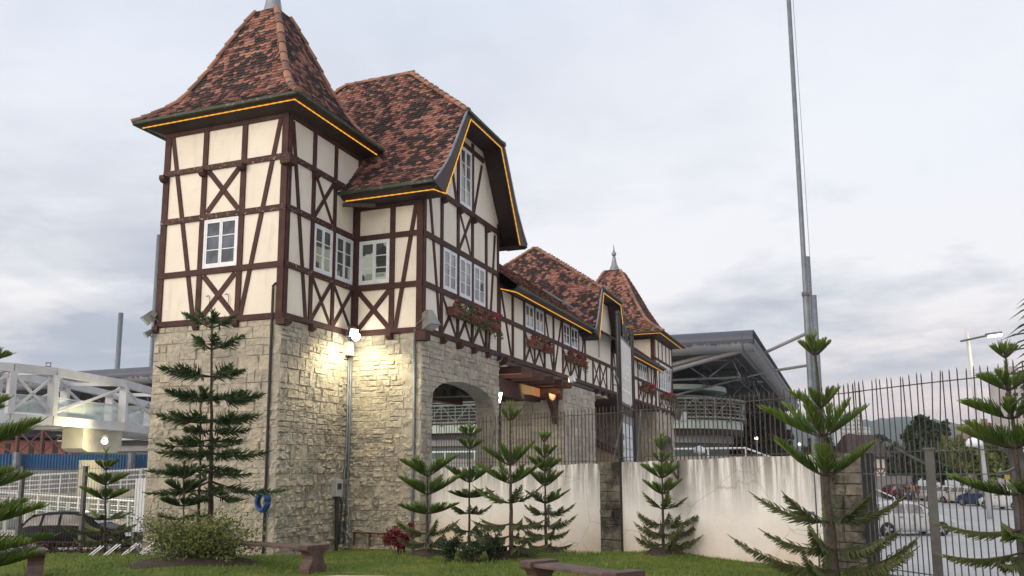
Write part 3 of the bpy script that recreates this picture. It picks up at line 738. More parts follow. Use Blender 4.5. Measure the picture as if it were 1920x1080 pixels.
def gallery_roof(y0, y1, seed):
    mb = MB(); tiles(mb, [((3.06, y0, 8.16), (3.06, y1, 8.16)), ((-.94, y0, 11.17), (-.94, y1, 11.17))], seed=seed)
    mb.quad((-.94, y0, 11.17), (-.94, y1, 11.17), (-4.9, y1, 8.16), (-4.9, y0, 8.16)); mb.build('tiled_roof', M['tile'], G)
gallery_roof(9.1, 36.2, 61)
for y0, y1 in ((9.2, 19.7), (25.3, 36.1)):
    so = MB(); gt = MB()
    so.quad((X0-.02, y0, 8.14), (X0-.02, y1, 8.14), (2.9, y1, 8.0), (2.9, y0, 8.0)); so.quad((2.9, y0, 8.0), (2.9, y1, 8.0), (3.02, y1, 8.10), (3.02, y0, 8.10))
    so.quad((X0, y1, 8.14), (2.9, y1, 8.0), (3.02, y1, 8.1), (X0, y1, 8.6)); gt.bar((3.08, y0, 8.11), (3.08, y1, 8.11), .11, .085)
    so.build('eave_boards', M['soffit'], G); gt.build('gutter', M['patina'], G)
so = MB(); so.bar((X0, 19.6, 7.75), (3.1, 19.75, 7.75), .09, .1); so.build('gutter_arm', M['soffit'], G)
led(G, [(X0+.05, 9.28, 8.10), (2.92, 9.5, 7.97), (2.92, 19.65, 7.97)], [(2.92, 25.4, 7.97), (2.92, 36.05, 7.97)])
fb = MB(); fb.box(-4.2, X0-.01, 9.2, 36.3, 5.5, 5.655)
fb.build('floor_deck', M['soffit'], G)
for k in range(6):
    m = MB(); y = 10.6+1.2*k; m.box(-4.2, X0+.36, y-.11, y+.11, 5.2, 5.47); m.build('joist', M['timber'], G)
for x in (1.05, -2.6): m = MB(); m.box(x, x+.35, 9.2, 16.3, 4.62, 5.2); m.build('main_beam', M['timber'], G)
m = MB(); m.box(PX0, 2.32, 16.28, 16.56, 4.72, 5.2); m.build('ledger_beam', M['timber'], G)
m = MB(); prof = [(16.27, 4.9), (15.3, 4.9), (15.36, 4.7), (15.6, 4.6), (15.85, 4.42), (16.08, 4.15), (16.22, 3.9), (16.33, 3.72), (16.5, 3.68), (16.58, 3.75), (16.58, 4.71), (16.27, 4.71)]
m.prism([(1.92, y, z) for y, z in prof], (.2, 0, 0)); m.build('curved_bracket', M['timber'], G)
stone_wall(PL('y', 16.6), PX0, X0, -1.3, 5.4, G, 31, name='stone_pier', cell=.11)
stone_wall(PL('x', X0), 16.6, 21.55, -1.3, 5.45, G, 32, name='stone_pier', cell=.12)
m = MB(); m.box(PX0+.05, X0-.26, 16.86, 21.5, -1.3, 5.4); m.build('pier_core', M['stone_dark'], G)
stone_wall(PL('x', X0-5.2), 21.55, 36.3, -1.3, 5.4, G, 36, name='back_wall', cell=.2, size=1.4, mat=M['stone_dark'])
m = MB(); m.box(X0-.9, X0-.02, 21.6, 24.2, 5.35, 5.48); m.build('ceiling_panel', M['beige'], G)

# ---- far gabled house
H2 = tag(empty('gabled_house'), 'far plain plastered gable house with tiled half-hipped roof rising from the gallery', 'house')
YC2, ZE2 = 22.5, 8.02
HP2 = [(3.35, 0), (3.0, .42), (2.7, .92), (1.93, 2.33), (1.0, 3.72), (.04, 5.17)]
m = MB(); m.box(-4.2, X0, 20.06, 25.15, 7.14, 8.6); m.build('plaster_wall', M['plaster'], H2)
gable(H2, YC2, 2.55, 8.5, HP2, ZE2, 3)
tb = MB(); pl = PL('x', X0)
timber_set(tb, pl, posts=[(21.35, 5.8, 6.98, .15), (22.62, 5.8, 6.98, .15), (23.9, 5.8, 6.98, .13), (25.08, 5.8, 8.4, .14)], xs=[(21.45, 22.55, 5.85, 6.97, .11), (22.7, 23.82, 5.85, 6.97, .11)], diags=[(24.7, 5.85, 25.0, 8.3, .1)])
tb.build('timber_frame', M['timber'], H2)
L, _ = cross_roof(H2, -.94, 4.03, YC2, ZE2, HP2, 3, .05, 70, 2.57, 3.28)
led(H2, L)
m = MB(); m.tube([(X0+.05, 22.4, 7.25), (X0+.05, 22.4, 8.3)], .02, 5); m.build('wall_rod', M['iron'], H2)
m = MB()
m.tube([(3.0, 19.6, 8.55), (1.6, 20.1, 9.5), (.2, 20.6, 10.45)], .06, 5); m.build('valley_flashing', M['zinc'], H2)

# ---- far tower
T2 = tag(empty('gate_tower'), 'far square half-timbered tower with pointed tiled roof and grey spike finial', 'tower')
plaster_box(T2, -4.2, X0+.01, 36.3, 42.3, 5.66, 10.3)
tb = MB(); pl = PL('y', 36.3)
timber_set(tb, pl, posts=[(2.22, 8.0, 10.4, .24)], hors=[(-1, X0, 8.62, 8.80), (-1, X0, 10.2, 10.36)])
pl = PL('x', X0+.01)
timber_set(tb, pl, posts=[(36.38, 5.8, 10.3, .14)]+[(y, 8.9, 10.3, .10) for y in (37.45, 38.75, 40.05, 41.3)]+[(42.22, 5.8, 10.3, .12), (37.5, 5.8, 8.8, .12), (41.6, 5.8, 8.8, .12)],
           hors=[(36.3, 42.3, 5.66, 5.82), (36.3, 42.3, 6.86, 7.0), (36.3, 42.3, 8.86, 9.02), (36.3, 42.3, 10.2, 10.36)],
           diags=[(36.5, 8.7, 37.3, 5.85, .1), (42.1, 8.7, 41.75, 5.85, .1)], xs=[(37.6, 38.9, 5.85, 6.85, .11), (38.9, 40.2, 5.85, 6.85, .11), (40.2, 41.5, 5.85, 6.85, .11)])
for y in (36.5, 38, 39.5, 41, 42.1): beam_end(tb, pl, y, 5.55)
tb.build('timber_frame', M['timber'], T2)
window(pl, 37.58, 39.5, 7.02, 8.78, T2, rows=4, leaves=3); window(pl, 39.6, 41.52, 7.02, 8.78, T2, rows=4, leaves=3)
stone_wall(PL('y', 36.4), -4.2, X0, -1.3, 5.5, T2, 33, cell=.16)
stone_wall(PL('x', X0), 36.4, 42.25, -1.3, 5.65, T2, 34, hole=Arch(37.5, 41.75, 3.3, 4.05), cell=.15, back=.6)
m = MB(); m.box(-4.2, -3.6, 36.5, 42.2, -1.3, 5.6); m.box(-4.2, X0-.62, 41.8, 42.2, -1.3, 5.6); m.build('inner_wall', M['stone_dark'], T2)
tower_roof(T2, -.94, 39.25, 4.1, 4.1, 10.52, 3.28, 3.0, 10.3, 80, ksc=1.27)

# ---- fittings hung on the gatehouse
def floodlight(x, y, z, d, label, lit=False, s=1., up=.35, lens=None):
    o = tag(empty('floodlight', (x, y, z)), label, 'floodlight')
    d = V(d).normalized(); sd = d.cross(V((0, 0, 1))).normalized(); u = sd.cross(d)
    h = MB(); w = .17*s
    b = []
    for k, (dd, ww) in enumerate(((-.26*s, .10*s), (.18*s, .17*s))):
        b += [d*dd-sd*ww-u*ww, d*dd+sd*ww-u*ww, d*dd+sd*ww+u*ww, d*dd-sd*ww+u*ww]
    h.raw(b, [(3, 2, 1, 0), (0, 1, 5, 4), (1, 2, 6, 5), (2, 3, 7, 6), (3, 0, 4, 7), (4, 5, 6, 7)])
    h.build('housing', M['flood_metal'], o)
    g = MB(); c = d*.185*s; g.raw([c-sd*w*.85-u*w*.85, c+sd*w*.85-u*w*.85, c+sd*w*.85+u*w*.85, c-sd*w*.85+u*w*.85], [(0, 1, 2, 3)]); g.build('lens', lens or M['headlens'], o)
    k = MB(); k.bar(-d*.05-sd*w*1.1-u*.0, -d*.05-sd*w*1.1-u*.3*s, .03, .02); k.bar(-d*.05+sd*w*1.1, -d*.05+sd*w*1.1-u*.3*s, .03, .02); k.bar(-d*.05-sd*w*1.1-u*.3*s, -d*.05+sd*w*1.1-u*.3*s, .03, .03); k.build('yoke', M['galv'], o)
    return o
floodlight(-4.30, -.16, 5.95, (-.35, -.55, -.75), 'unlit grey floodlight on the far left corner of the near tower', s=.85)
floodlight(-4.30, -.16, 5.50, (-.3, -.6, -.6), 'small grey lamp just below the floodlight at the near tower left corner', s=.5)
floodlight(2.60, 3.32, 5.95, (.35, -.15, -.95), 'large unlit metal floodlight at the house corner above the drainpipe', s=1.15)
floodlight(2.75, 42.6, 5.6, (.9, -.5, -.35), 'grey floodlight at the far tower lower corner', s=2.2)
fl = floodlight(.38, 2.80, 5.72, (.75, -.55, -.62), 'lit floodlight glowing white in the corner between near tower and house', lens=M['bulb'], s=.7)
m = MB(); m.ball((.22, -.16, -.20), .12, 12, 8); m.build('bulb', M['bulb'], fl, True)
jb = tag(empty('junction_box', (.12, 3.05, 5.25)), 'cream junction box under the lit floodlight', 'box')
m = MB(); m.box(-.09, .09, -.13, .13, -.2, .2); m.build('body', M['concrete'], jb); m = MB(); m.box(.09, .105, -.11, .11, -.17, .17); m.build('lid', M['grey_plastic'], jb)
mbx = tag(empty('meter_box', (.13, 2.62, 1.25)), 'small grey meter box on the stone wall beside the conduits', 'meter box')
m = MB(); m.box(-.1, .06, -.17, .17, -.22, .22); m.build('body', M['grey_plastic'], mbx); m = MB(); m.box(.06, .075, -.10, .10, -.03, .14); m.build('meter_window', M['glass'], mbx)
m = MB(); m.tube([(0, 0, -.2), (.0, .0, -.8), (.03, -.02, -1.7)], .05, 6); m.tube([(0, .1, -.2), (.05, .2, -.6), (.02, .05, -1.1)], .015, 5); m.build('cable', M['cable'], mbx)
hs = tag(empty('hose_coil', (-.2, -.16, .98)), 'coil of blue hose hanging on the near tower wall by the black cable', 'hose')
m = MB(); rn = random.Random(5)
for k in range(13):
    r = .15+.085*rn.random(); q = [(r*math.cos(t*.42)*.8+rn.uniform(-.01, .01), -.015*k, r*math.sin(t*.42)*1.15) for t in range(16)]; m.tube(q, .017, 5)
m.tube([(.1, -.03, -.2), (.14, -.02, -.38), (.02, -.03, -.45)], .017, 5); m.build('coil', M['bluehose'], hs, True)

def leaf_cloud(mb, c, rad, n, size, rn, shape=None, flat=.0, up=.3):
    c = V(c)
    for _ in range(n):
        while True:
            p = V((rn.uniform(-1, 1), rn.uniform(-1, 1), rn.uniform(-1, 1)))
            if p.length <= 1: break
        q = c+V((p.x*rad[0], p.y*rad[1], p.z*rad[2]))
        a = V((rn.gauss(0, 1), rn.gauss(0, 1), rn.gauss(0, 1)+up)).normalized(); b = a.orthogonal().normalized(); b.rotate(Matrix.Rotation(rn.uniform(0, 6.28), 3, a)); t = a.cross(b)
        s = size*rn.uniform(.6, 1.3); w = s*rn.uniform(.35, .6); mb.cr = min(1, max(0, rn.gauss(.42, .25)))
        mb.quad(q-b*s, q-t*w-b*s*.1, q+b*s, q+t*w-b*s*.1)
def flower_box(y, L, label, x=X0, z=6.40, seed=1, red=True, D=.26, grp=None, lush=1.):
    rn = random.Random(seed); o = tag(empty('flower_box', (x+.07, y, z)), label, 'flower box', grp)
    m = MB(); a, b = .035, .0
    m.raw([(0.02, .04, 0), (D-.03, .04, 0), (D-.03, L-.04, 0), (.02, L-.04, 0), (0, 0, .25), (D, 0, .25), (D, L, .25), (0, L, .25)], [(3, 2, 1, 0), (0, 1, 5, 4), (1, 2, 6, 5), (2, 3, 7, 6), (3, 0, 4, 7)])
    m.box(-.01, D+.012, -.012, L+.012, .22, .255); m.box(-.005, D+.002, -.004, L+.004, .10, .118); m.build('trough', M['terracotta'], o)
    f = MB()
    for k in range(int(9*L*lush)):
        yy = rn.uniform(.05, L-.02); leaf_cloud(f, (D*.5+rn.uniform(-.06, .12), yy, .30+rn.uniform(0, .12)), (.13, .13, .13), 26, .042, rn)
        if rn.random() < .55*lush: leaf_cloud(f, (D+.05, yy, .14-rn.random()*.26*lush), (.07, .12, .12), 22, .038, rn)
    f.build('foliage', M['flower_leaf'], o)
    g = MB()
    for k in range(int(15*L*lush)):
        leaf_cloud(g, (D*.6+rn.uniform(.0, .18), rn.uniform(.02, L), .36+rn.uniform(-.30, .16)*lush), (.05, .055, .045), 18, .030, rn, up=0)
    g.build('flowers', M['flower_red'] if red else M['flower_mix'], o)
    return o
gr = 'flower boxes under the gatehouse windows'
flower_box(4.86, 1.12, 'brown flower box with white and few pink flowers under the left gable window', seed=2, red=False, lush=.7, grp=gr)
flower_box(6.15, 1.15, 'flower box overflowing with purple and pink blooms under the middle gable window', seed=3, red=False, lush=1.3, grp=gr)
flower_box(7.45, 1.2, 'flower box trailing bright red geraniums under the right gable window', seed=4, lush=1.5, grp=gr)
flower_box(11.92, 1.2, 'terracotta flower box under the first gallery window with sparse red flowers', seed=5, lush=.8, grp=gr)
flower_box(13.35, 1.0, 'leafy flower box trailing greenery under the second gallery window', seed=6, lush=1.2, grp=gr)
flower_box(16.72, 1.0, 'terracotta flower box with one red bloom under the third gallery window', seed=7, lush=.8, grp=gr)
flower_box(17.95, 1.2, 'bushy red and green flower box under the fourth gallery window', seed=8, lush=1.5, grp=gr)
flower_box(31.4, 1.3, 'flower box behind the sign under the far gallery window, half empty', seed=9, lush=.8, grp=gr)
flower_box(33.0, 1.7, 'dark red planted flower box on the far gallery nearest the far tower', seed=10, lush=1.2, grp=gr)
flower_box(37.7, 2.0, 'left flower box under the big far tower window', seed=11, lush=1., x=X0+.01, grp=gr)
flower_box(39.9, 2.2, 'right flower box under the big far tower window, with pale blooms', seed=12, lush=1.4, red=False, x=X0+.01, grp=gr)
# lit lantern and spotlight under the gallery
ln = tag(empty('wall_lantern', (1.95, 10.1, 4.35)), 'lit white lantern hanging under the gallery beside the house corner', 'lantern')
m = MB(); m.lathe((0, 0, -.22), [(.09, 0), (.17, .34), (.17, .36)], 6); m.build('glass', M['lantern'], ln); m = MB(); m.lathe((0, 0, .14), [(.2, 0), (.06, .14), (.02, .24)], 6); m.tube([(0, 0, .3), (0, -.3, .42), (0, -.88, .42)], .02, 5); m.build('cap', M['black'], ln)
sp = tag(empty('spotlight', (2.86, 16.25, 5.55)), 'white spotlight under the gallery edge throwing warm light on the joists', 'spotlight')
m = MB(); m.obox((0, 0, 0), (.10, 0, .03), (0, .16, 0), (-.03, 0, .12)); m.build('housing', M['white'], sp); m = MB(); m.obox((-.115, 0, -.03), (.01, 0, .0), (0, .13, 0), (0, 0, .09)); m.build('lens', emit('warm_spot_lens', (1, .7, .3), 8), sp); m = MB(); m.bar((.02, 0, .1), (-.1, 0, .3), .03, .03); m.build('bracket', M['black'], sp)
ks = tag(empty('kiosk', (0, 31, -1.2)), 'beige gabled kiosk standing in the dark second archway behind the sign', 'kiosk')
m = MB(); m.prism([(-4.2, 0, 0), (1.4, 0, 0), (1.4, 0, 3.6), (-1.2, 0, 4.7), (-4.2, 0, 3.6)], (0, 3, 0)); m.build('wall', M['beige'], ks)
m = MB(); m.prism([(-4.5, -.2, 3.5), (-1.2, -.2, 4.76), (1.7, -.2, 3.5), (1.7, -.2, 3.6), (-1.2, -.2, 4.88), (-4.5, -.2, 3.6)], (0, 3.4, 0)); m.build('roof', M['rust'], ks)
m = MB(); m.box(-2.6, -.2, -.04, -.005, 3.3, 3.5); m.prism([(-3.1, -.02, 3.4), (-2.6, -.02, 3.2), (-2.6, -.02, 3.6)], (0, .012, 0)); m.build('arrow_sign', M['black'], ks)

# ================================================================== GROUND
def wpt(px, D): return V((*hor(px, D), 0))
BX, BY = hor(372, 15.7); MOUNDS.append((BX, BY, .22, 1.4))
TREES = []   # filled below, mounds registered first
for px, D in ((803, 17.4), (1022, 18.2), (1239, 17.3), (955, 17.0)):
    a, b = hor(px, D); MOUNDS.append((a, b, .10, .5))
def Dmax(px):
    K = [(-1500, 31), (-150, 29.5), (0, 29), (285, 28), (300, 27), (800, 26), (808, 24.2), (1145, 19.55), (1570, 15.05), (1745, 13.25), (1905, 12.05), (2600, 10.2), (3600, 9)]
    for (a, d), (b, e) in zip(K[:-1], K[1:]):
        if px <= b: return d+(e-d)*(px-a)/(b-a)
    return 9
g = MB(); cols = list(range(-1500, 3601, 34)); N = 44; grid = []
for px in cols:
    dm = Dmax(px); row = []
    for i in range(N+1):
        D = 1.0+(dm-1.0)*(i/N)**.8; x, y = hor(px, D); row.append(len(g.v)); g.v.append((x, y, gz(x, y)))
    x, y = hor(px, dm+.02); row.append(len(g.v)); g.v.append((x, y, STREET-.1)); grid.append(row)
for a, b in zip(grid[:-1], grid[1:]):
    for i in range(N+1): g.f.append((a[i], b[i], b[i+1], a[i+1])); g.r.append(.5); g.m.append(0)
tag(g.build('lawn', M['ground'], smooth=True), kind='structure')
m = MB(); m.quad((-2290, -75, STREET), (2290, -75, STREET), (2290, 2990, STREET), (-2290, 2990, STREET)); tag(m.build('street', M['asphalt']), kind='structure')
m = MB(); m.quad(*[V((*hor(px, D), STREET+.01)) for px, D in ((1580, 74), (2300, 66), (2300, 130), (1560, 150))]); tag(m.build('far_pavement', M['paving']), kind='structure')
# curved traffic line and edge line on the street
m = MB(); pts = [hor(px, D) for px, D in ((1600, 44), (1640, 47), (1662, 53), (1700, 58), (1750, 61), (1850, 63))]
for (a, b), (c, d) in zip(pts[:-1], pts[1:]):
    n = V((-(d-b), c-a, 0)).normalized()*.16; m.quad((a-n.x, b-n.y, STREET+.006), (c-n.x, d-n.y, STREET+.006), (c+n.x, d+n.y, STREET+.006), (a+n.x, b+n.y, STREET+.006))
tag(m.build('road_marking', M['roadpaint']), kind='structure')
m = MB(); P = [(530, 13.6), (570, 13.95), (640, 14.15), (720, 14.1), (775, 13.8), (790, 11), (500, 11)]
m.quad(*[V((*hor(px, D), gz(*hor(px, D))+.012)) for px, D in P]); tag(m.build('path', M['paving']), kind='structure')
def soil(px, D, r, h=.02):
    x, y = hor(px, D); m = MB(); b = []; rn = random.Random(px)
    for rr in (r, r*.6, r*.25):
        ring = []
        for k in range(14):
            a = 6.283*k/14; q = rr*(1+.18*math.sin(3*a+px)); ring.append(len(m.v)); X, Y = x+q*math.cos(a), y+q*math.sin(a); m.v.append((X, Y, gz(X, Y)+(h+.05*(1-rr/r) if rr < r else -.02)))
        b.append(ring)
    for A, B in zip(b[:-1], b[1:]):
        for k in range(14): m.f.append((A[k], A[(k+1) % 14], B[(k+1) % 14], B[k])); m.r.append(.5); m.m.append(0)
    m.f.append(tuple(b[-1])); m.r.append(.5); m.m.append(0)
    tag(m.build('soil_mound', M['soil'], smooth=True), kind='structure')
soil(803, 17.4, .5); soil(1022, 18.2, .55); soil(1239, 17.3, .5); soil(955, 17.0, .6); soil(372, 15.6, 1.25, .015); soil(205, 20.5, .5)
# grass blades
rn = random.Random(77); gm = MB(); n = 0
while n < 60000:
    px = rn.uniform(-60, 1760); D = 10.2+(Dmax(px)-10.3)*rn.random()**1.3
    if D > 24: continue
    x, y = hor(px, D)
    if 505 < px < 795 and D < 14.3: continue
    if (x-BX)**2+(y-BY)**2 < 1.1: continue
    if -4.5 < x < X0 and y > -.05: continue
    pn = mnoise.noise(V((x*.8, y*.8, 3.))); pn2 = mnoise.noise(V((x*2.3, y*2.3, 9.)))
    if pn2 < -.22 and rn.random() < .85: continue
    z = gz(x, y)-.01; h = rn.uniform(.035, .075)*(1+.5*pn); a = rn.uniform(0, 6.283); w = .008; lx, ly = rn.gauss(0, .025), rn.gauss(0, .025)
    gm.cr = min(1, max(0, .45+.45*pn+rn.gauss(0, .16)))
    c, s = math.cos(a)*w, math.sin(a)*w
    gm.v += [(x-c, y-s, z), (x+c, y+s, z), (x+lx, y+ly, z+h)]; b = len(gm.v); gm.f.append((b-3, b-2, b-1)); gm.r.append(gm.cr); gm.m.append(0); n += 1
tag(gm.build('grass', M['grass']), kind='stuff', label='short green lawn grass')

# ================================================================== WHITE WALL, PILLARS, FENCES
W = [V((2.50, 3.73, 0)), V((8.42, .92, 0)), V((13.26, -2.09, 0)), V((14.6, -3.53, 0)), V((15.59, -4.45, 0)), V((18.4, -6.9, 0))]
def wall_seg(a, b, za, zb, label, seed):
    d = (b-a); L = d.length; d.normalize(); nb = V((-d.y, d.x, 0))   # behind
    m = MB(); n = 24; rn = random.Random(seed); top = [za+(zb-za)*i/n+rn.uniform(-.012, .012) for i in range(n+1)]
    for i in range(n):
        p, q = a+d*(L*i/n), a+d*(L*(i+1)/n)
        m.hexa([p+V((0, 0, -1.3)), q+V((0, 0, -1.3)), q+nb*.24+V((0, 0, -1.3)), p+nb*.24+V((0, 0, -1.3)), p+V((0, 0, top[i])), q+V((0, 0, top[i+1])), q+nb*.24+V((0, 0, top[i+1])), p+nb*.24+V((0, 0, top[i]))])
    o = m.build('garden_wall', M['wall']); tag(o, label, 'wall'); return o
dW = (W[1]-W[0]).normalized(); dX = (W[2]-W[1]).normalized()
w1 = wall_seg(W[0], W[1]-dW*.30, 1.79, 1.87, 'white stained wall between the stone house and the first dark pillar', 1)
w2 = wall_seg(W[1]+dX*.36, W[2]-dX*.35, 1.88, 1.98, 'white wall with black streaks and cracks to the right of the dark pillar', 2)
def pillar(c, d, wd, h, label, seed):
    ang = math.atan2(d.y, d.x); o = tag(empty('stone_pillar', (c.x, c.y, 0), ang), label, 'pillar')
    stone_wall(PL('y', -.06), -wd/2, wd/2, -.9, h, o, seed, mat=M['stone_dark'], size=.8, back=.4, name='stonework')
    return o
pillar(W[1]+V((.03, -.05, 0)), (W[2]-W[0]), .62, 1.9, 'dark mossy stone pillar dividing the white wall', 41)
pillar(W[2]+V((.1, -.1, 0)), dX, .75, 1.98, 'dark stone pillar at the right end of the white wall', 42)
m = MB()
p = W[1]+dX*2.05; nf = V((dX.y, -dX.x, 0)); m.bar(p+nf*.04+V((-.35, .2, 2.0)), p+nf*.03+V((0, 0, 1.52)), .03, .03); m.bar(p+nf*.03+V((0, 0, 1.9)), p+nf*.03+V((0, 0, 1.45)), .05, .02)
tag(m.build('iron_brace', M['iron']), 'rusty iron brace bolted on the white wall under the fence', 'brace')
def iron_fence(pts, zb, zt, rails, sp, r, label, posts=(), name='iron_fence', seed=1, mat='iron', zbf=None, bend=.01, braces=()):
    o = tag(empty(name, (pts[0].x, pts[0].y, 0)), label, 'fence'); off = V((pts[0].x, pts[0].y, 0)); rn = random.Random(seed)
    b = MB()
    for a, c in zip(pts[:-1], pts[1:]):
        L = (c-a).length; n = int(L/sp)
        for i in range(n):
            p = a+(c-a)*((i+.5)/n)-off; b.cr = rn.random(); z0 = zb if zbf is None else zbf(p+off)
            q = V((rn.gauss(0, bend), rn.gauss(0, bend), 0)); zz = zt+rn.gauss(0, .012)
            b.tube([p+V((0, 0, z0)), p+q*.3+V((0, 0, (z0+zz)/2)), p+q+V((0, 0, zz-.05)), p+q+V((0, 0, zz))], [r, r, r, r*.35], 4)
    b.build('bars', M[mat], o)
    for z in rails:
        m = MB()
        for a, c in zip(pts[:-1], pts[1:]): m.bar(a-off+V((0, 0, z)), c-off+V((0, 0, z)), .034, .014, (0, 0, 1))
        m.build('rail', M[mat], o)
    for P, z0, z1, w in posts:
        m = MB(); P = P-off; m.box(P.x-w/2, P.x+w/2, P.y-w/2, P.y+w/2, z0, z1); m.box(P.x-w/2-.02, P.x+w/2+.02, P.y-w/2-.02, P.y+w/2+.02, z1, z1+.03); m.build('post', M['galv_post'], o)
    for a, c in braces:
        m = MB(); m.bar(a-off, c-off, .03, .03); m.build('brace', M['galv_post'], o)
    return o
nb = V((-dW.y, dW.x, 0))*.12; nx = V((-dX.y, dX.x, 0))*.12
iron_fence([W[0]+nb, W[1]+nb], 1.80, 3.17, (3.02, 1.93), .112, .011, 'thin rusty spiked fence along the top of the left white wall', seed=2)
def zbt(p): return 1.85
iron_fence([W[1]+nx, W[2]+nx, W[2]+nx*.6+V((.42, -.36, 0))], 1.88, 3.2, (3.03, 2.0), .112, .012, 'rusty spiked fence along the top of the streaked right white wall', seed=3,
           braces=[(W[1]+nx+V((-.02, .0, 1.9)), W[1]+nx+V((.18, .25, 3.0))), (W[1]+dX*.75+nx+V((0, 0, 1.9)), W[1]+dX*.9+nx+V((0, 0, 3.05)))])
P4, P5 = W[3], W[4]
iron_fence([W[2]+V((.42, -.42, 0)), P4, P5, W[5]], 0, 2.16, (1.98, 1.63, .12), .105, .0095, 'tall spiked steel gate fence at the right edge of the lawn', posts=[(P4, -.4, 2.0, .13), (P5+V((.02, 0, 0)), -.4, 2.05, .16)], seed=4, mat='galv_post', zbf=lambda p: gz(p.x, p.y)-.05, bend=.004,
           braces=[(P4+V((-.45, .5, 2.05)), P4+V((0, 0, 1.75))), (P5+V((-.3, .3, 2.2)), P5+V((0, 0, 1.85)))])
q = V((.03, .05, 0))
iron_fence([W[2]+V((.30, -.28, 0))+q, P4+q, P5+q, W[5]+q], 1.7, 3.2, (3.03,), .118, .009, 'upper row of thin bent iron spikes above the steel gate', seed=5, bend=.03)
pd = tag(empty('padlock', (P5.x-.12, P5.y-.08, 1.62)), 'brass padlock and chain on the right gate post', 'padlock')
m = MB(); m.box(-.03, .03, -.015, .015, -.06, 0); m.build('body', solid('brass', (.45, .32, .08)), pd); m = MB(); m.tube([(-.02, 0, 0), (-.02, 0, .04), (.02, 0, .04), (.02, 0, 0)], .007, 5); m.tube([(-.12, -.02, .03), (.0, -.02, .05), (.14, -.02, .12)], .014, 5); m.build('chain', M['galv'], pd)
FL = [V((*hor(px, D), 0)) for px, D in ((283, 28.), (160, 28.3), (43, 28.7), (-160, 29.4), (-420, 30))]
iron_fence(FL, -.95, 2.04, (1.86, -.55), .098, .0075, 'long thin barred fence in front of the parked black car', posts=[(FL[0], -1, 1.9, .1), (FL[1], -1, 1.9, .12), (FL[2], -1, 1.9, .12)], seed=6, mat='iron', bend=.004)
def hedge():
    m = MB(); rn = random.Random(4)
    for a, c in zip(FL[:-1], FL[1:]):
        n = int((c-a).length/.16)
        for i in range(n):
            p = a+(c-a)*(i/n); t = (V((EYE.x, EYE.y, 0))-p).normalized()*.55
            leaf_cloud(m, (p.x+t.x, p.y+t.y, gz(p.x+t.x, p.y+t.y)+.16), (.22, .22, .24), 26, .05, rn)
    tag(m.build('hedge', M['hedge']), 'low wine red hedge along the foot of the left fence', 'hedge')
hedge()

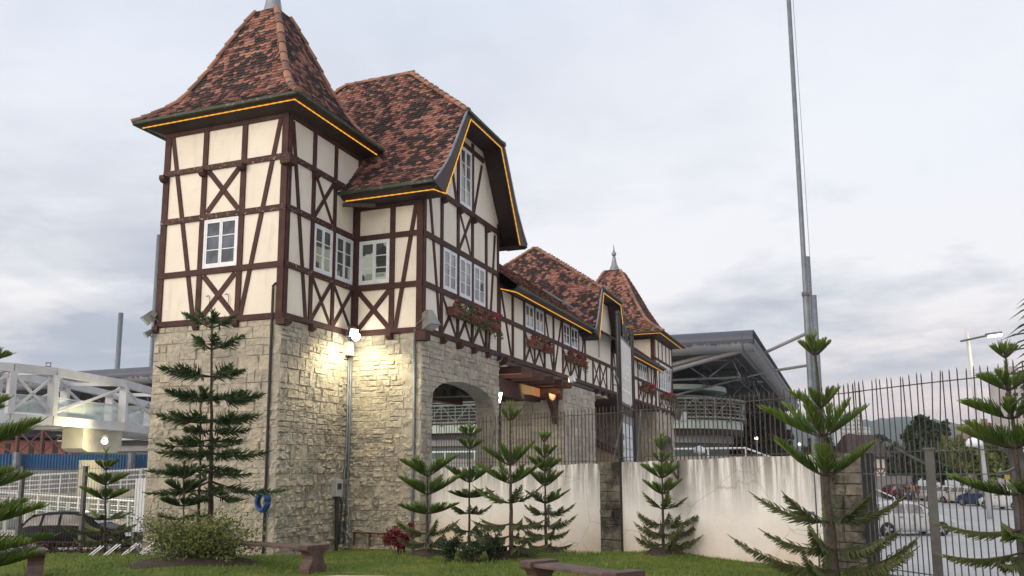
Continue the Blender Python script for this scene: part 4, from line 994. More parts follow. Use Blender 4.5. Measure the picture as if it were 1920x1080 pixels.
# ================================================================== ARAUCARIAS
def branchlet(mb, p, d, L, r, rn, curl):
    d = d.normalized(); e = (d+curl*.9).normalized()
    sd = d.cross(V((.3, .2, .93))).normalized() if abs(d.z) < .95 else V((1, 0, 0)); u = sd.cross(d)
    b = len(mb.v); q = p+d*L*.5; t = q+e*L*.5
    for c, rr in ((p, r*.75), (q, r), (t, r*.35)):
        for k in range(3):
            a = 2.094*k; mb.v.append(tuple(c+(sd*math.cos(a)+u*math.sin(a))*rr))
    for j in range(2):
        for k in range(3):
            k2 = (k+1) % 3; mb.f.append((b+j*3+k, b+j*3+k2, b+j*3+3+k2, b+j*3+3+k)); mb.r.append(mb.cr); mb.m.append(mb.cm)
    mb.f.append((b+6, b+7, b+8)); mb.r.append(mb.cr); mb.m.append(mb.cm)
def araucaria(label, D, base, top, whorls, seed, tr0=.06, bare=.12, dense=1., mats=('pine', 'pine_old'), oldbelow=.55, thick=.0105, phase=0., rag=0., young=1., bl=1.):
    """base/top (px, py); whorls: (py where it leaves the trunk, reach px left, reach px right, py of tips[, n])"""
    rn = random.Random(seed); bx, by = hor(base[0], D); zb = gz(bx, by)
    o = tag(empty('araucaria', (bx, by, zb)), label, 'conifer', 'young araucaria trees on the lawn')
    zz = lambda py: at(base[0], py, D).z
    zt = zz(top[1]); H = zt-zb; lx = (top[0]-base[0]+(base[0]-960)/10900*(base[1]-top[1])*1.0)*D/1592.2
    axis = lambda z: V((r0.x*lx*max(0, (z-zb)/H), r0.y*lx*max(0, (z-zb)/H), z-zb))
    tr = MB(); n = 14; pts = [axis(zb+H*i/n)+V((rn.gauss(0, .006), rn.gauss(0, .006), 0)) for i in range(n+1)]; pts[0].z = -.15
    rad = [max(.010, tr0*(1-.84*(i/n)**.8)) for i in range(n+1)]
    tr.tube(pts, rad, 8)
    def UPD(g_): return (.80-1.5*sm(.36, .88, g_)) if bare < .3 else rn.choice((.55, -.2, -.5))*.8
    br = MB(); fo = MB()
    for wi, w in enumerate(whorls):
        py, rl, rrt, pt = w[:4]; nb_ = w[4] if len(w) > 4 else 6
        z0 = zz(py); age = max(0., min(1., (1-(z0-zb)/H)*young)); st = axis(z0)
        if age > .6 and bare < .3: nb_ = min(nb_, 5)
        ph = rn.uniform(-.22, .22)+phase
        for k in range(nb_):
            a = 2*math.pi*k/nb_+ph+rn.uniform(-.13, .13); ca = math.cos(a)
            reach = ((rrt if ca > 0 else rl)*D/1592.2)*rn.uniform(.88-rag, 1.04)
            if nb_ >= 5: reach *= 1-.12*abs(math.sin(a))
            rise = (py-pt)*D/1592.2*rn.uniform(.78, 1.2); hd = r0*ca+V((-r0.y, r0.x, 0))*math.sin(a)
            N = max(5, int(reach/.055)); P = []
            hang = max(-1., min(1., (rise/reach-.18)*3.2)) if reach > 0 else 0
            sag = .10*reach*age
            for i in range(N+1):
                t = i/N; P.append(st+hd*(reach*t)+V((0, 0, rise*(t**1.15)-sag*math.sin(math.pi*t)+ (.05*reach*age*t*t if rise < .2 else 0))))
            br.cr = rn.random(); br.tube(P[::max(1, N//6)]+[P[-1]], [max(.005, .017*(1-.7*i/6)) for i in range(len(P[::max(1, N//6)])+1)], 4)
            fo.cm = 1 if (age > oldbelow and rn.random() < min(1, (age-oldbelow)*4+.25)) else 0
            step = .0185/dense; s = bare*reach*rn.uniform(.8, 1.3)+.03; Lm = min(.34, .15+.19*reach)*bl
            while s < reach*.99:
                t = s/reach; i = min(N-1, int(t*N)); T = (P[i+1]-P[i]).normalized(); p = P[i].lerp(P[i+1], t*N-i)
                side = T.cross(V((0, 0, 1))).normalized(); up = side.cross(T).normalized()
                env = min(1, .45+2.2*t)*(1-.80*t**2.4); L = Lm*env*rn.uniform(.8, 1.15)*(1-.38*sm(.45, .8, age))
                for sg in (-1, 1):
                    fo.cr = min(1, max(0, rn.gauss(.24+.55*t-.12*age, .13)))
                    vd = UPD(age)+rn.uniform(-.16, .16)
                    d = T*.60+side*sg*rn.uniform(.30, .75)+V((0, 0, vd))
                    branchlet(fo, p, d, L, thick, rn, V((0, 0, .55*vd))+T*.35)
                if rn.random() < .35:
                    fo.cr = min(1, max(0, rn.gauss(.4, .15))); branchlet(fo, p, T+up*(.7 if hang > -.2 else .15), L*.7, thick, rn, T)
                s += step*rn.uniform(.85, 1.2)
            fo.cr = .6; branchlet(fo, P[-2], (P[-1]-P[-3]), Lm*.55, thick*1.1, rn, V((0, 0, .2)))
        # short scales on the trunk above the whorl
    fo.cm = 0
    zi = zb+H*.62
    while zi < zt:
        p = axis(zi)
        for k in range(5):
            a = rn.uniform(0, 6.28); fo.cr = rn.uniform(.1, .5); branchlet(fo, p, V((math.cos(a), math.sin(a), .9)), .05, .006, rn, V((0, 0, .5)))
        zi += .03
    for k in range(6):
        a = k*1.05; fo.cr = .8; branchlet(fo, axis(zt-.03), V((math.cos(a)*.7, math.sin(a)*.7, 1)), .16*bl, thick, rn, V((0, 0, .5)))
    tr.build('trunk', M['bark'], o, True); br.build('limbs', M['bark'], o)
    fo.build('crown', [M[mats[0]], M[mats[1]]], o)
    return o
araucaria('tallest dark many-tiered araucaria in front of the near tower wall', 17.6, (402, 1000), (404, 577),
          [(608, 55, 62, 582, 6), (650, 72, 78, 628, 7), (703, 112, 108, 690, 7), (744, 120, 116, 738, 8), (786, 124, 130, 780, 8), (806, 80, 70, 806, 6), (824, 105, 76, 826, 7), (848, 132, 130, 850, 8), (872, 132, 86, 884, 6), (902, 148, 150, 924, 6), (925, 90, 80, 940, 5)], 11, tr0=.07, bare=.30, dense=1.0, rag=.38, mats=('pine_dark', 'pine_dark'), bl=.95, thick=.013)
araucaria('thin dark araucaria close beside the tallest one at the near tower', 17.2, (380, 1000), (383, 728), [(752, 55, 60, 738, 5), (792, 70, 80, 784, 5), (835, 85, 60, 835, 5), (880, 70, 100, 890, 5), (918, 60, 60, 926, 4)], 12, tr0=.04, bare=.45, mats=('pine_dark', 'pine_dark'), bl=.8)
araucaria('small araucaria at the left foot of the near tower behind the shrub', 16.9, (352, 1005), (352, 868), [(897, 40, 40, 874, 5), (922, 44, 44, 903, 5), (948, 52, 48, 938, 5), (972, 60, 55, 966, 5)], 13, tr0=.028, mats=('pine_dark', 'pine_dark'))
araucaria('small araucaria in front of the left fence and black car', 21.0, (207, 1040), (210, 846), [(880, 22, 24, 864, 5), (909, 42, 44, 888, 6), (936, 50, 48, 918, 6), (973, 50, 52, 962, 6), (994, 72, 58, 986, 6), (1012, 60, 55, 1008, 5)], 14, tr0=.04)
araucaria('young araucaria with two broad top tiers in front of the drainpipe', 17.4, (802, 1048), (804, 884), [(893, 52, 54, 862, 6), (927, 58, 62, 898, 6), (962, 62, 60, 946, 6), (999, 70, 58, 980, 6), (1016, 55, 55, 1010, 5)], 15, tr0=.045)
araucaria('slender araucaria in front of the stone arch with tufted small top tiers', 18.0, (880, 1040), (882, 800), [(816, 25, 26, 804, 5), (841, 28, 28, 825, 5), (904, 46, 42, 878, 6), (932, 42, 46, 922, 6), (962, 42, 44, 950, 6), (995, 48, 46, 984, 6), (1014, 45, 45, 1014, 5)], 16, tr0=.035)
araucaria('tall araucaria with the widest feathery fans, centre of the lawn group', 16.8, (958, 1046), (957, 758), [(788, 20, 22, 772, 5), (872, 54, 48, 836, 6), (906, 68, 64, 876, 6), (943, 72, 60, 915, 6), (981, 78, 62, 978, 6), (1003, 86, 70, 1003, 6), (1020, 80, 76, 1022, 6)], 17, tr0=.055)
araucaria('narrow araucaria just right of the widest one, before the white wall', 18.2, (1023, 1042), (1019, 818), [(828, 12, 13, 816, 5), (858, 25, 26, 840, 5), (883, 32, 34, 858, 6), (911, 32, 38, 884, 6), (943, 40, 46, 921, 6), (964, 45, 58, 950, 6), (985, 45, 58, 973, 6), (1002, 45, 45, 996, 6), (1020, 48, 45, 1022, 5)], 18, tr0=.04)
araucaria('small neat araucaria alone in front of the streaked white wall', 17.3, (1240, 1043), (1236, 816), [(844, 14, 14, 824, 5), (866, 18, 18, 850, 4), (896, 37, 36, 869, 6), (926, 40, 40, 902, 6), (954, 46, 46, 929, 6), (983, 66, 72, 964, 6), (1001, 64, 72, 987, 6), (1019, 60, 68, 1008, 6)], 19, tr0=.038)
araucaria('large araucaria at the right end of the white wall before the steel pole', 12.4, (1556, 1100), (1514, 625), [(662, 33, 33, 632, 6), (765, 56, 46, 728, 5), (818, 118, 92, 760, 6), (893, 118, 106, 832, 6), (978, 148, 132, 928, 6), (1027, 148, 156, 994, 6), (1064, 186, 182, 1022, 6)], 20, tr0=.07, dense=1.1, bl=1.0, oldbelow=.6, young=.92)
araucaria('araucaria at the right edge in front of the street gate', 11.3, (1913, 1110), (1864, 646), [(666, 24, 24, 648, 6), (729, 58, 50, 702, 6), (784, 92, 70, 748, 6), (840, 108, 90, 797, 6), (926, 142, 100, 896, 6), (992, 162, 100, 990, 6), (1032, 166, 100, 1050, 6)], 21, tr0=.06, dense=1.1, oldbelow=.6, young=.95)
araucaria('araucaria at the left edge reaching into view with layered branches', 10.8, (-66, 1120), (-66, 560), [(625, 75, 76, 598, 6), (690, 95, 98, 648, 6), (788, 105, 108, 752, 6), (848, 150, 164, 798, 6), (925, 150, 152, 886, 6), (985, 150, 156, 948, 6), (1030, 170, 180, 1014, 6), (1062, 170, 172, 1040, 6)], 22, tr0=.07, dense=1.1, oldbelow=.55, young=.62, mats=('pine', 'pine_old'))

# palm fronds at the right edge
pm = tag(empty('palm', (*hor(2010, 10.5), 0)), 'dark drooping palm fronds hanging in at the right edge', 'palm')
base = at(1985, 560, 10.5)-V((*hor(2010, 10.5), 0)); m = MB(); m.tube([(0, 0, -.2), (0, 0, 2), base-V((0, 0, .1))], [.11, .1, .08], 8); m.build('trunk', M['bark'], pm, True)
f = MB(); rn = random.Random(9)
for K in ([(1990, 505), (1950, 560), (1936, 640), (1946, 730)], [(2020, 560), (1975, 640), (1960, 730), (1975, 800)]):
    dd = 10.4+rn.uniform(-.2, .2); C = [at(x_, y_, dd)-V((*hor(2010, 10.5), 0)) for x_, y_ in K]; P = []
    for i in range(3):
        for q in range(9): P.append(C[i].lerp(C[i+1], q/9))
    P.append(C[3]); f.tube([base]+P, .008, 4)
    for i in range(1, len(P)):
        for sg in (-1, 1):
            d = (r0*(-1 if sg < 0 else .9)+V((-r0.y, r0.x, 0))*rn.uniform(-.5, .5)+V((0, 0, rn.uniform(-.55, -.1)))).normalized(); L = rn.uniform(.30, .44); w = V((0, 0, .011)); f.cr = rn.random(); p = P[i]
            f.quad(p-w*.6, p+d*L*.55-w, p+d*L+V((0, 0, -.05)), p+d*L*.55+w, p+w*.6)
f.build('fronds', M['palm'], pm)

# ================================================================== LAWN FURNITURE AND PLANTS
def bench(px, D, px2, D2, label):
    a, b = V((*hor(px, D), 0)), V((*hor(px2, D2), 0)); c = (a+b)/2; d = b-a; z = gz(c.x, c.y)
    o = tag(empty('park_bench', (c.x, c.y, z), math.atan2(d.y, d.x)), label, 'bench', 'brown park benches'); L = d.length/2; o.scale = (1, 1, .88 if px == 592 else 1.)
    for s in (-1, 1):
        m = MB(); prof = [(-.20, -.1), (.20, -.1), (.20, .03), (.165, .10), (.125, .20), (.13, .27), (.17, .335), (.24, .36), (.255, .385), (.255, .445), (.235, .465), (-.235, .465), (-.255, .445), (-.255, .385), (-.24, .36), (-.17, .335), (-.13, .27), (-.125, .20), (-.165, .10), (-.20, .03)]
        m.prism([(s*L-.12, y, zz) for y, zz in prof], (.24, 0, 0))
        for sx in (-1, 1): m.prism([(s*L+sx*.12-(.012 if sx < 0 else 0), y, zz) for y, zz in [(-.2, .39), (.2, .39), (.2, .435), (-.2, .435)]], (.012, 0, 0))
        m.build('support', M['bench'], o)
    for k in (-1, 0, 1):
        m = MB(); y = k*.145; m.prism([(-L-.12+.02, y+a_, zz) for a_, zz in ((-.055, .385), (.055, .385), (.06, .395), (.06, .425), (.05, .434), (-.05, .434), (-.06, .425), (-.06, .395))], (2*L+.2, 0, 0)); m.build('seat_plank', M['plank'], o)
    return o
bench(592, 14.6, 430, 15.9, 'brown bench half hidden behind the shrub by the near tower')
bench(1010, 12.1, 1165, 10.75, 'brown slatted bench in the centre foreground')
bench(80, 14.2, -75, 13.6, 'brown bench with flared support at the left edge')
def shrub(px, D, rad, zc, n, size, mat, label, name='shrub', seed=1, stems=10, cat='shrub'):
    x, y = hor(px, D); z = gz(x, y); o = tag(empty(name, (x, y, z)), label, cat); rn = random.Random(seed); f = MB(); s = MB()
    for k in range(stems):
        a = rn.uniform(0, 6.28); e = V((math.cos(a)*rad[0]*rn.uniform(.2, .95), math.sin(a)*rad[1]*rn.uniform(.2, .95), zc+rad[2]*rn.uniform(.0, .95)))
        s.tube([V((e.x*.2, e.y*.2, -.05)), V((e.x*.55, e.y*.55, e.z*.5)), e], [.012, .009, .004], 4)
        for q in range(6):
            p = e*rn.uniform(.55, 1.05); leaf_cloud(f, p, (rad[0]*.2, rad[1]*.2, rad[2]*.28), n//(stems*6), size, rn)
    f.build('foliage', M[mat], o); s.build('stems', M['bark'], o); return o
shrub(372, 15.5, (1.55, .9, .66), .12, 10500, .027, 'shrub', 'wide yellow-green shrub on a soil mound at the foot of the near tower', seed=3, stems=80)
shrub(752, 19.5, (.40, .3, .34), .42, 1500, .045, 'redleaf', 'bright red leaved shrub against the house wall', seed=4, stems=16)
for k, (px, D, r, lb) in enumerate(((845, 16.4, .34, 'dark low herb clump at the left end of the planting bed'), (885, 16.2, .40, 'dark herb clump with red flower spikes in the planting bed centre'), (925, 16.5, .36, 'dark herb clump at the right end of the planting bed by the widest tree'))):
    shrub(px, D, (r, .3, .30), .20, 1500, .028, 'herb', lb, name='herb_plant', seed=20+k, stems=18, cat='plant')
ag = tag(empty('strap_plant', (*hor(-8, 9.6), 0)), 'pale striped strap-leaved plant in the bottom left corner', 'plant'); m = MB(); rn = random.Random(2)
for k in range(30):
    a = rn.uniform(0, 6.28); L = rn.uniform(.35, .62); d = V((math.cos(a), math.sin(a), 0)); sd = V((-d.y, d.x, 0)); m.cr = rn.random(); P = [d*(L*.85*t)+V((0, 0, L*(1.35*t-.55*t*t))) for t in (0, .35, .7, 1)]; w = (.014, .018, .012, .001)
    for i in range(3): m.quad(P[i]-sd*w[i], P[i]+sd*w[i], P[i+1]+sd*w[i+1], P[i+1]-sd*w[i+1])
m.build('leaves', M['agave'], ag)
for k, (px, D) in enumerate(((165, 20.0), (195, 19.6), (230, 19.4), (262, 19.2))):
    x, y = hor(px, D); z = gz(x, y); m = MB(); u = r0
    o = tag(empty('lawn_stake', (x, y, z)), ['leftmost white slanting stake frame by the small left araucaria', 'white slanting stake frame just right of the small left araucaria', 'white slanting stake frame between small araucaria and shrub', 'white slanting stake frame half behind the shrub'][k], 'stake', 'white stakes on the lawn')
    for q in (0, .09): m.bar(V((q, 0, 0)), V((q, 0, 0))+u*.42+V((0, 0, .34)), .025, .025)
    m.bar(V((0, 0, .02)), u*.6+V((0, 0, .02)), .06, .04); m.build('frame', M['white'], o)
# steel flagpole in front of the wall
x, y = hor(1530, 15.2); fp = tag(empty('flagpole', (x, y, gz(x, y))), 'very tall steel flagpole standing in front of the white wall', 'flagpole')
m = MB(); m.tube([(0, 0, -.3), (0, 0, 2.6), (0, 0, 4.9), (0, 0, 4.95), (0, 0, 12.5)], [.062, .060, .058, .045, .040], 12); m.build('pole', M['galv'], fp, True)
m = MB(); m.tube([(0.07, -.02, 12.2), (.10, -.02, 8), (.11, -.02, 5.2), (.075, -.02, 4.4)], .004, 4); m.build('halyard', M['galv_post'], fp)
m = MB(); m.obox((0, 0, 4.92), (.07, 0, 0), (0, .07, 0), (0, 0, .03)); m.obox((-.16, 0, .95), (.16, 0, 0), (0, .03, 0), (0, 0, .025)); m.build('bracket', M['galv_post'], fp)

# ================================================================== SIGN PYLON
A, B = at(1164.5, 870, 27.0), at(1190, 870, 30.4); A.z = B.z = STREET
sg = tag(empty('sign_pylon', (A.x, A.y, STREET), math.atan2(B.y-A.y, B.x-A.x)), 'tall black sign frame with pale hanging banner and white information panel', 'sign')
Ls = (B-A).length
for x, h in ((0, 7.9), (Ls, 7.75)):
    m = MB(); m.tube([(x, 0, -.1), (x, 0, h), (x, 0, h+.03)], .085, 10); m.ball((x, 0, h+.08), .10, 10, 6); m.build('post', M['black'], sg, True)
m = MB()
for z in (1.45, 4.72, 5.08, 7.28): m.bar((0, 0, z), (Ls, 0, z), .06, .06)
m.bar((Ls-.35, .0, 5.1), (Ls-.35, 0, 7.28), .12, .05); m.bar((Ls-.45, 0, 1.45), (Ls-.45, 0, 4.72), .12, .05)
m.build('crossbars', M['black'], sg)
m = MB()
for cx_, cz, r in ((Ls*.35, 7.58, .24), (Ls*.5, 7.68, .34), (Ls*.65, 7.58, .24), (Ls*.25, 4.9, .15), (Ls*.5, 4.9, .15), (Ls*.75, 4.9, .15)):
    for rr in (r, r*.6): m.tube([(cx_+rr*.5*math.cos(t*.52), 0, cz+rr*math.sin(t*.52)) for t in range(13)], .018, 5)
m.tube([(Ls*.5, 0, 7.28), (Ls*.5, 0, 8.25)], .02, 5); m.build('scroll_ornament', M['black'], sg)
m = MB(); m.box(.14, Ls-.42, -.02, .02, 5.14, 7.24)
def m_banner():
    mm, nt, b = mk('faded_banner'); v = coords(nt, (1, 1, 1)); c = ramp(nt, [(.3, (.60, .53, .47)), (.6, (.68, .64, .60)), (.8, (.64, .58, .64))], noise(nt, v, .8, 3)); nt.links.new(c.outputs[0], b.inputs['Base Color']); b.inputs['Roughness'].default_value = .8; return mm
m.build('banner', m_banner(), sg)
def text(body, size, loc, rot, mat, parent, name='lettering', ex=.004):
    cu = bpy.data.curves.new(name, 'FONT'); cu.body = body; cu.size = size; cu.align_x = 'CENTER'; cu.align_y = 'CENTER'; cu.extrude = ex
    t = bpy.data.objects.new(name, cu); dg = bpy.context.evaluated_depsgraph_get(); COL.objects.link(t)
    dg.update(); me = bpy.data.meshes.new_from_object(t.evaluated_get(dg)); bpy.data.objects.remove(t)
    o = bpy.data.objects.new(name, me); me.materials.clear(); me.materials.append(mat); o.location = loc; o.rotation_euler = rot; return link(o, parent)
tx = text('LUEB', .80, ((Ls-.28)/2, -.026, 6.18), (R(90), 0, 0), solid('pale_print', (.95, .93, .90)), sg); tx.scale = (.92, 1, 1)
m = MB(); m.box(.5, Ls-.9, -.026, -.021, 5.52, 5.62); m.box(.7, Ls-1.2, -.026, -.021, 5.70, 5.74); m.build('banner_line', solid('pale_print_line', (.84, .80, .78)), sg)
m = MB(); m.box(.12, Ls-.5, -.04, .04, 1.5, 4.45); m.build('info_panel', solid('white_panel', (.66, .69, .72)), sg)
m = MB(); m.box(.12, Ls-.5, -.05, .05, 4.46, 4.68); m.build('panel_header', M['concrete_dark'], sg)
g1, g2, g3 = MB(), MB(), MB()
for k in range(7):
    z = 4.0-.38*k
    (g1 if k % 2 else g2).box(.15, .62, -.047, -.042, z-.12, z+.08)
    g3.box(.75, Ls-.65, -.047, -.042, z-.02, z+.02)
g1.build('green_squares', solid('lime_print', (.42, .50, .10)), sg); g2.build('grey_squares', solid('grey_print', (.16, .18, .17)), sg); g3.build('text_lines', solid('grey_lines', (.38, .40, .42)), sg)
m = MB(); m.prism([(-1.0, -.03, 5.82), (0, -.03, 5.82), (0, -.03, 5.5)], (0, .05, 0)); m.tube([(-.05, 0, 5.55), (-1.6, 0, 5.55)], .018, 5); m.tube([(-.05, 0, 5.85), (-1.7, 0, 5.86)], .012, 5); m.build('side_arm', M['black'], sg)

# ================================================================== SPORTS HALL BEHIND
H = tag(empty('sports_hall'), 'huge grey metal roofed hall with rounded eaves and dark trussed underside behind the gatehouse', 'sports hall')
HXc, HY, HZ0, HZ1 = 7.05, 53.4, 11.45, 13.3
def strip(mb, prof, x0, x1, n=1):
    for i in range(n):
        a, b = x0+(x1-x0)*i/n, x0+(x1-x0)*(i+1)/n
        for p, q in zip(prof[:-1], prof[1:]): mb.quad((a, *p), (b, *p), (b, *q), (a, *q))
m = MB(); zc, hr = (HZ0+HZ1)/2, (HZ1-HZ0)/2
prof = [(HY+1.2, HZ0)]+[(HY+1.2-1.25*math.sin(math.pi*k/12), zc-hr*math.cos(math.pi*k/12)) for k in range(1, 12)]+[(HY+1.2, HZ1)]
strip(m, prof, -110, HXc, 14)
o = m.build('eave_tube', M['hall_tube'], H, True)
m = MB(); m.quad((-110, HY+1.2, HZ1), (HXc, HY+1.2, HZ1), (HXc, 135, HZ1), (-110, 135, HZ1)); m.build('roof_deck', M['zinc'], H)
m = MB(); rim = [(HXc-1.2, HZ0)]+[(HXc-1.2+1.25*math.sin(math.pi*k/10), zc-hr*math.cos(math.pi*k/10)) for k in range(1, 10)]+[(HXc-1.2, HZ1)]
for p, q in zip(rim[:-1], rim[1:]): m.quad((p[0], HY+1, p[1]), (p[0], 132, p[1]), (q[0], 132, q[1]), (q[0], HY+1, q[1]))
m.raw([(p[0], HY+1.0, p[1]) for p in rim], [tuple(range(len(rim)))])
m.build('roof_rim', M['hall_tube'], H, True)
m = MB(); m.quad((-110, HY+1.1, HZ0+.02), (HXc-1.1, HY+1.1, HZ0+.02), (HXc-1.1, 132, HZ0+.02), (-110, 132, HZ0+.02)); m.build('underside', M['hall_under'], H)
def truss(y, x0, x1, zt, zb, bay, r, mat='hall_dark_steel', nm='roof_truss'):
    m = MB(); m.tube([(x0, y, zt), (x1, y, zt)], r, 5); m.tube([(x0, y, zb), (x1, y, zb)], r, 5); x = x0; k = 0
    while x < x1-.1:
        e = min(x1, x+bay); m.tube([(x, y, zb if k % 2 else zt), (e, y, zt if k % 2 else zb)], r*.7, 4); x = e; k += 1
    m.build(nm, M[mat], H)
for k, y in enumerate((58, 66, 75, 86, 98, 112)): truss(y, -70, HXc-1.6, HZ0-.1, HZ0-1.7-.12*k, 2.2, .10, 'hall_steel' if k % 2 == 0 else 'hall_dark_steel')
m = MB()
for x in (-55, -45, -36, -28, -21, -14, -8, -3, 2, 5.3):
    m.tube([(x, HY+1.5, HZ0-.25), (x, 128, HZ0-.25)], .09, 4); m.tube([(x, HY+3, HZ0-1.9), (x, 128, HZ0-2.2)], .07, 4)
    y = HY+3
    for k in range(14): m.tube([(x, y, HZ0-1.9), (x, y+2.6, HZ0-.25), (x, y+5.2, HZ0-1.9)], .05, 4); y += 5.2
m.build('purlins', M['hall_dark_steel'], H)
m = MB()
for (a, b) in ((at(1402, 654, 70.8), at(1240, 700, 73)), (at(1380, 652, 71.5), at(1240, 690, 74)), (at(1432, 699, 85), at(1262, 742, 76)), (at(1262, 704, 82), at(1430, 716, 92)), (at(1262, 690, 88), at(1430, 695, 84))):
    m.tube([a, b], .20 if a.y < 62 else .09, 8)
m.build('roof_stay', M['hall_steel'], H, True)
# rounded upper terrace
def outline(xe, y0, y1, inset=0.):
    c = (y0+y1)/2; r = (y1-y0)/2-inset; pts = [(-75, c-r)]
    for k in range(13): a = -math.pi/2+math.pi*k/12; pts.append((xe-r*1.0+math.cos(a)*r*.9-inset*.0, c+math.sin(a)*r))
    return pts+[(-75, c+r)]
def ring(name, mat, xe, y0, y1, z0, z1, inset=0.):
    m = MB(); p = outline(xe, y0, y1, inset); n = len(p); m.raw([(x, y, z0) for x, y in p]+[(x, y, z1) for x, y in p], [tuple(range(n))[::-1], tuple(range(n, 2*n))]+[(i, (i+1) % n, n+(i+1) % n, n+i) for i in range(n)]); return m.build(name, M[mat], H)
XE = at(1398, 800, 76).x; Y0, Y1 = 58.2, 74
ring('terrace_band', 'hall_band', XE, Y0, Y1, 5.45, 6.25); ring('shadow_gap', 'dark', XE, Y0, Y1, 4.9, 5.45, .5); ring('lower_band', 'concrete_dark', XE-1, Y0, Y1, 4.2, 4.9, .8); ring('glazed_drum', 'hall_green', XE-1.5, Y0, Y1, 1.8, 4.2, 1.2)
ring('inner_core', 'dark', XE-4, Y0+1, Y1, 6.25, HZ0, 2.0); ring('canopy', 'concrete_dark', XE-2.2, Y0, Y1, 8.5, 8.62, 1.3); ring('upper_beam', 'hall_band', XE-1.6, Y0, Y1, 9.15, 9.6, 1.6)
m = MB(); p = outline(XE+.3, Y0-.2, Y1); P = []
for (a, b), (c, d) in zip(p[:-1], p[1:]):
    L = math.hypot(c-a, d-b); n = max(1, int(L/1.5))
    for i in range(n): P.append((a+(c-a)*i/n, b+(d-b)*i/n))
P = [q for q in P if q[1] < Y1-2 and q[0] > -70]
for z, r in ((6.45, .10), (8.15, .10)): m.tube([(x, y, z) for x, y in P], r, 5)
for z in (6.8, 7.15, 7.5, 7.8): m.tube([(x, y, z) for x, y in P], .045, 4)
for i, (x, y) in enumerate(P):
    m.tube([(x, y, 6.1), (x, y, 8.2)], .05, 4)
    if i+1 < len(P): X, Y = P[i+1]; m.tube([(x, y, 6.45), (X, Y, 8.15)] if i % 2 else [(x, y, 8.15), (X, Y, 6.45)], .045, 4); m.tube([((x+X)/2, (y+Y)/2, 6.45), ((x+X)/2, (y+Y)/2, 8.15)], .035, 4)
    if i % 2 == 0: m.tube([(x, y, 6.3), (x-.6, y+.9, 5.7)], .07, 4)
m.build('terrace_railing', basic('green_grey_rail', (.26, .29, .27), (.2, .22, .21), 1, .6), H)
m = MB(); m.box(-75, at(1440, 850, 70).x, 56.2, 56.6, STREET, 2.9); m.build('base_wall', M['concrete_dark'], H)
m = MB(); xr = at(1395, 850, 70).x
for z in (3.55,): m.tube([(-75, 56, z), (xr, 56, z), (xr+4, 56.5, z-1.6)], .09, 6)
x = xr
while x > -70: m.tube([(x, 56, 2.8), (x, 56, 3.55)], .06, 4); x -= 3.1
m.build('white_handrail', M['white'], H)
m = MB(); m.box(-110, HXc-2, 128, 129, STREET, HZ0); m.box(-110, -9, 76, 77, STREET, HZ0-2.4); m.build('back_wall', M['dark'], H)  # near-black slabs added so the hall interior looks deep in shade
# masts
def mast(label, px, pb, D, ztop, r, struts=()):
    x, y = hor(px, D); o = tag(empty('steel_mast', (x, y, STREET)), label, 'mast', 'steel masts of the hall'); m = MB(); m.tube([(0, 0, 0), (0, 0, ztop-STREET)], r, 12); m.build('pole', M['galv'], o, True)
    for a in struts:
        q = MB(); e = V(a[0])-V((x, y, STREET)); q.tube([V((0, 0, a[1]-STREET)), e], .16, 8); q.build('strut', M['hall_steel'], o)
    return o
mast('steel mast close behind the flagpole, with two struts to the hall roof', 1536, 0, 78, 21.8, .30, [((HXc-.2, 66, 12.8), 14.6)])
mast('shorter steel mast just right of the flagpole, tied to the hall roof', 1546, 0, 92, 21.0, .26, [((HXc-.2, 78, 12.4), 13.3)])
mast('lone steel mast standing up behind the footbridge', 207, 0, 108, 22.4, .32)
mast('mast edge just showing beside the near tower left corner', 271, 0, 100, 30.6, .24)

# ================================================================== FOOTBRIDGE
FB = tag(empty('footbridge'), 'white steel truss footbridge with glass sides on a round concrete pier', 'footbridge')
def bp(px, D): x, y = hor(px, D); return V((x, y, 0))
path = [bp(-260, 36.5), bp(-120, 38.2), bp(8, 40), bp(88, 41.8), bp(223, 47.7), bp(300, 54.5), bp(360, 63)]
def offp(P, d):
    out = []
    for i, p in enumerate(P):
        t = (P[min(i+1, len(P)-1)]-P[max(0, i-1)]).normalized(); out.append(p+V((-t.y, t.x, 0))*d)
    return out
far = offp(path, 3.4)
def chord(nm, P, z0, z1, w, mat='bridge'):
    m = MB()
    for a, b in zip(P[:-1], P[1:]): m.bar(a+V((0, 0, (z0+z1)/2)), b+V((0, 0, (z0+z1)/2)), w, z1-z0)
    return m.build(nm, M[mat], FB)
chord('top_chord', path, 6.52, 6.92, .35); chord('top_chord', far, 6.52, 6.92, .35); chord('deck_edge', path, 4.05, 4.52, .3); chord('deck_edge', far, 4.05, 4.52, .3)
mid = offp(path, 1.7)
chord('deck', mid, 4.2, 4.34, 3.2, 'concrete')
chord('handrail', offp(path, .25), 5.42, 5.50, .10, 'bridge'); chord('handrail', offp(path, 3.1), 5.42, 5.50, .10, 'bridge')
def gl():
    for P in (offp(path, .2),):
        for a, b in zip(P[:-1], P[1:]):
            L = (b-a).length; n = max(2, round(L/1.6))
            for i in range(n):
                p, q = a.lerp(b, (i+.01)/n), a.lerp(b, (i+.99)/n); m = MB(); m.bar(p+V((0, 0, 4.97)), q+V((0, 0, 4.97)), .012, .86); g_ = m.build('glass_panel', M['clear_t'], FB)
mm, nt, b = mk('clear_glass_panel'); b.inputs['Base Color'].default_value = (.75, .85, .84, 1); b.inputs['Roughness'].default_value = .05; b.inputs['Alpha'].default_value = .38; M['clear_t'] = mm
gl()
m = MB()
for P in (path, far):
    for a, b in zip(P[:-1], P[1:]):
        n = 1
        pass
idx = [0, 1, 2, 3, 4, 5, 6]
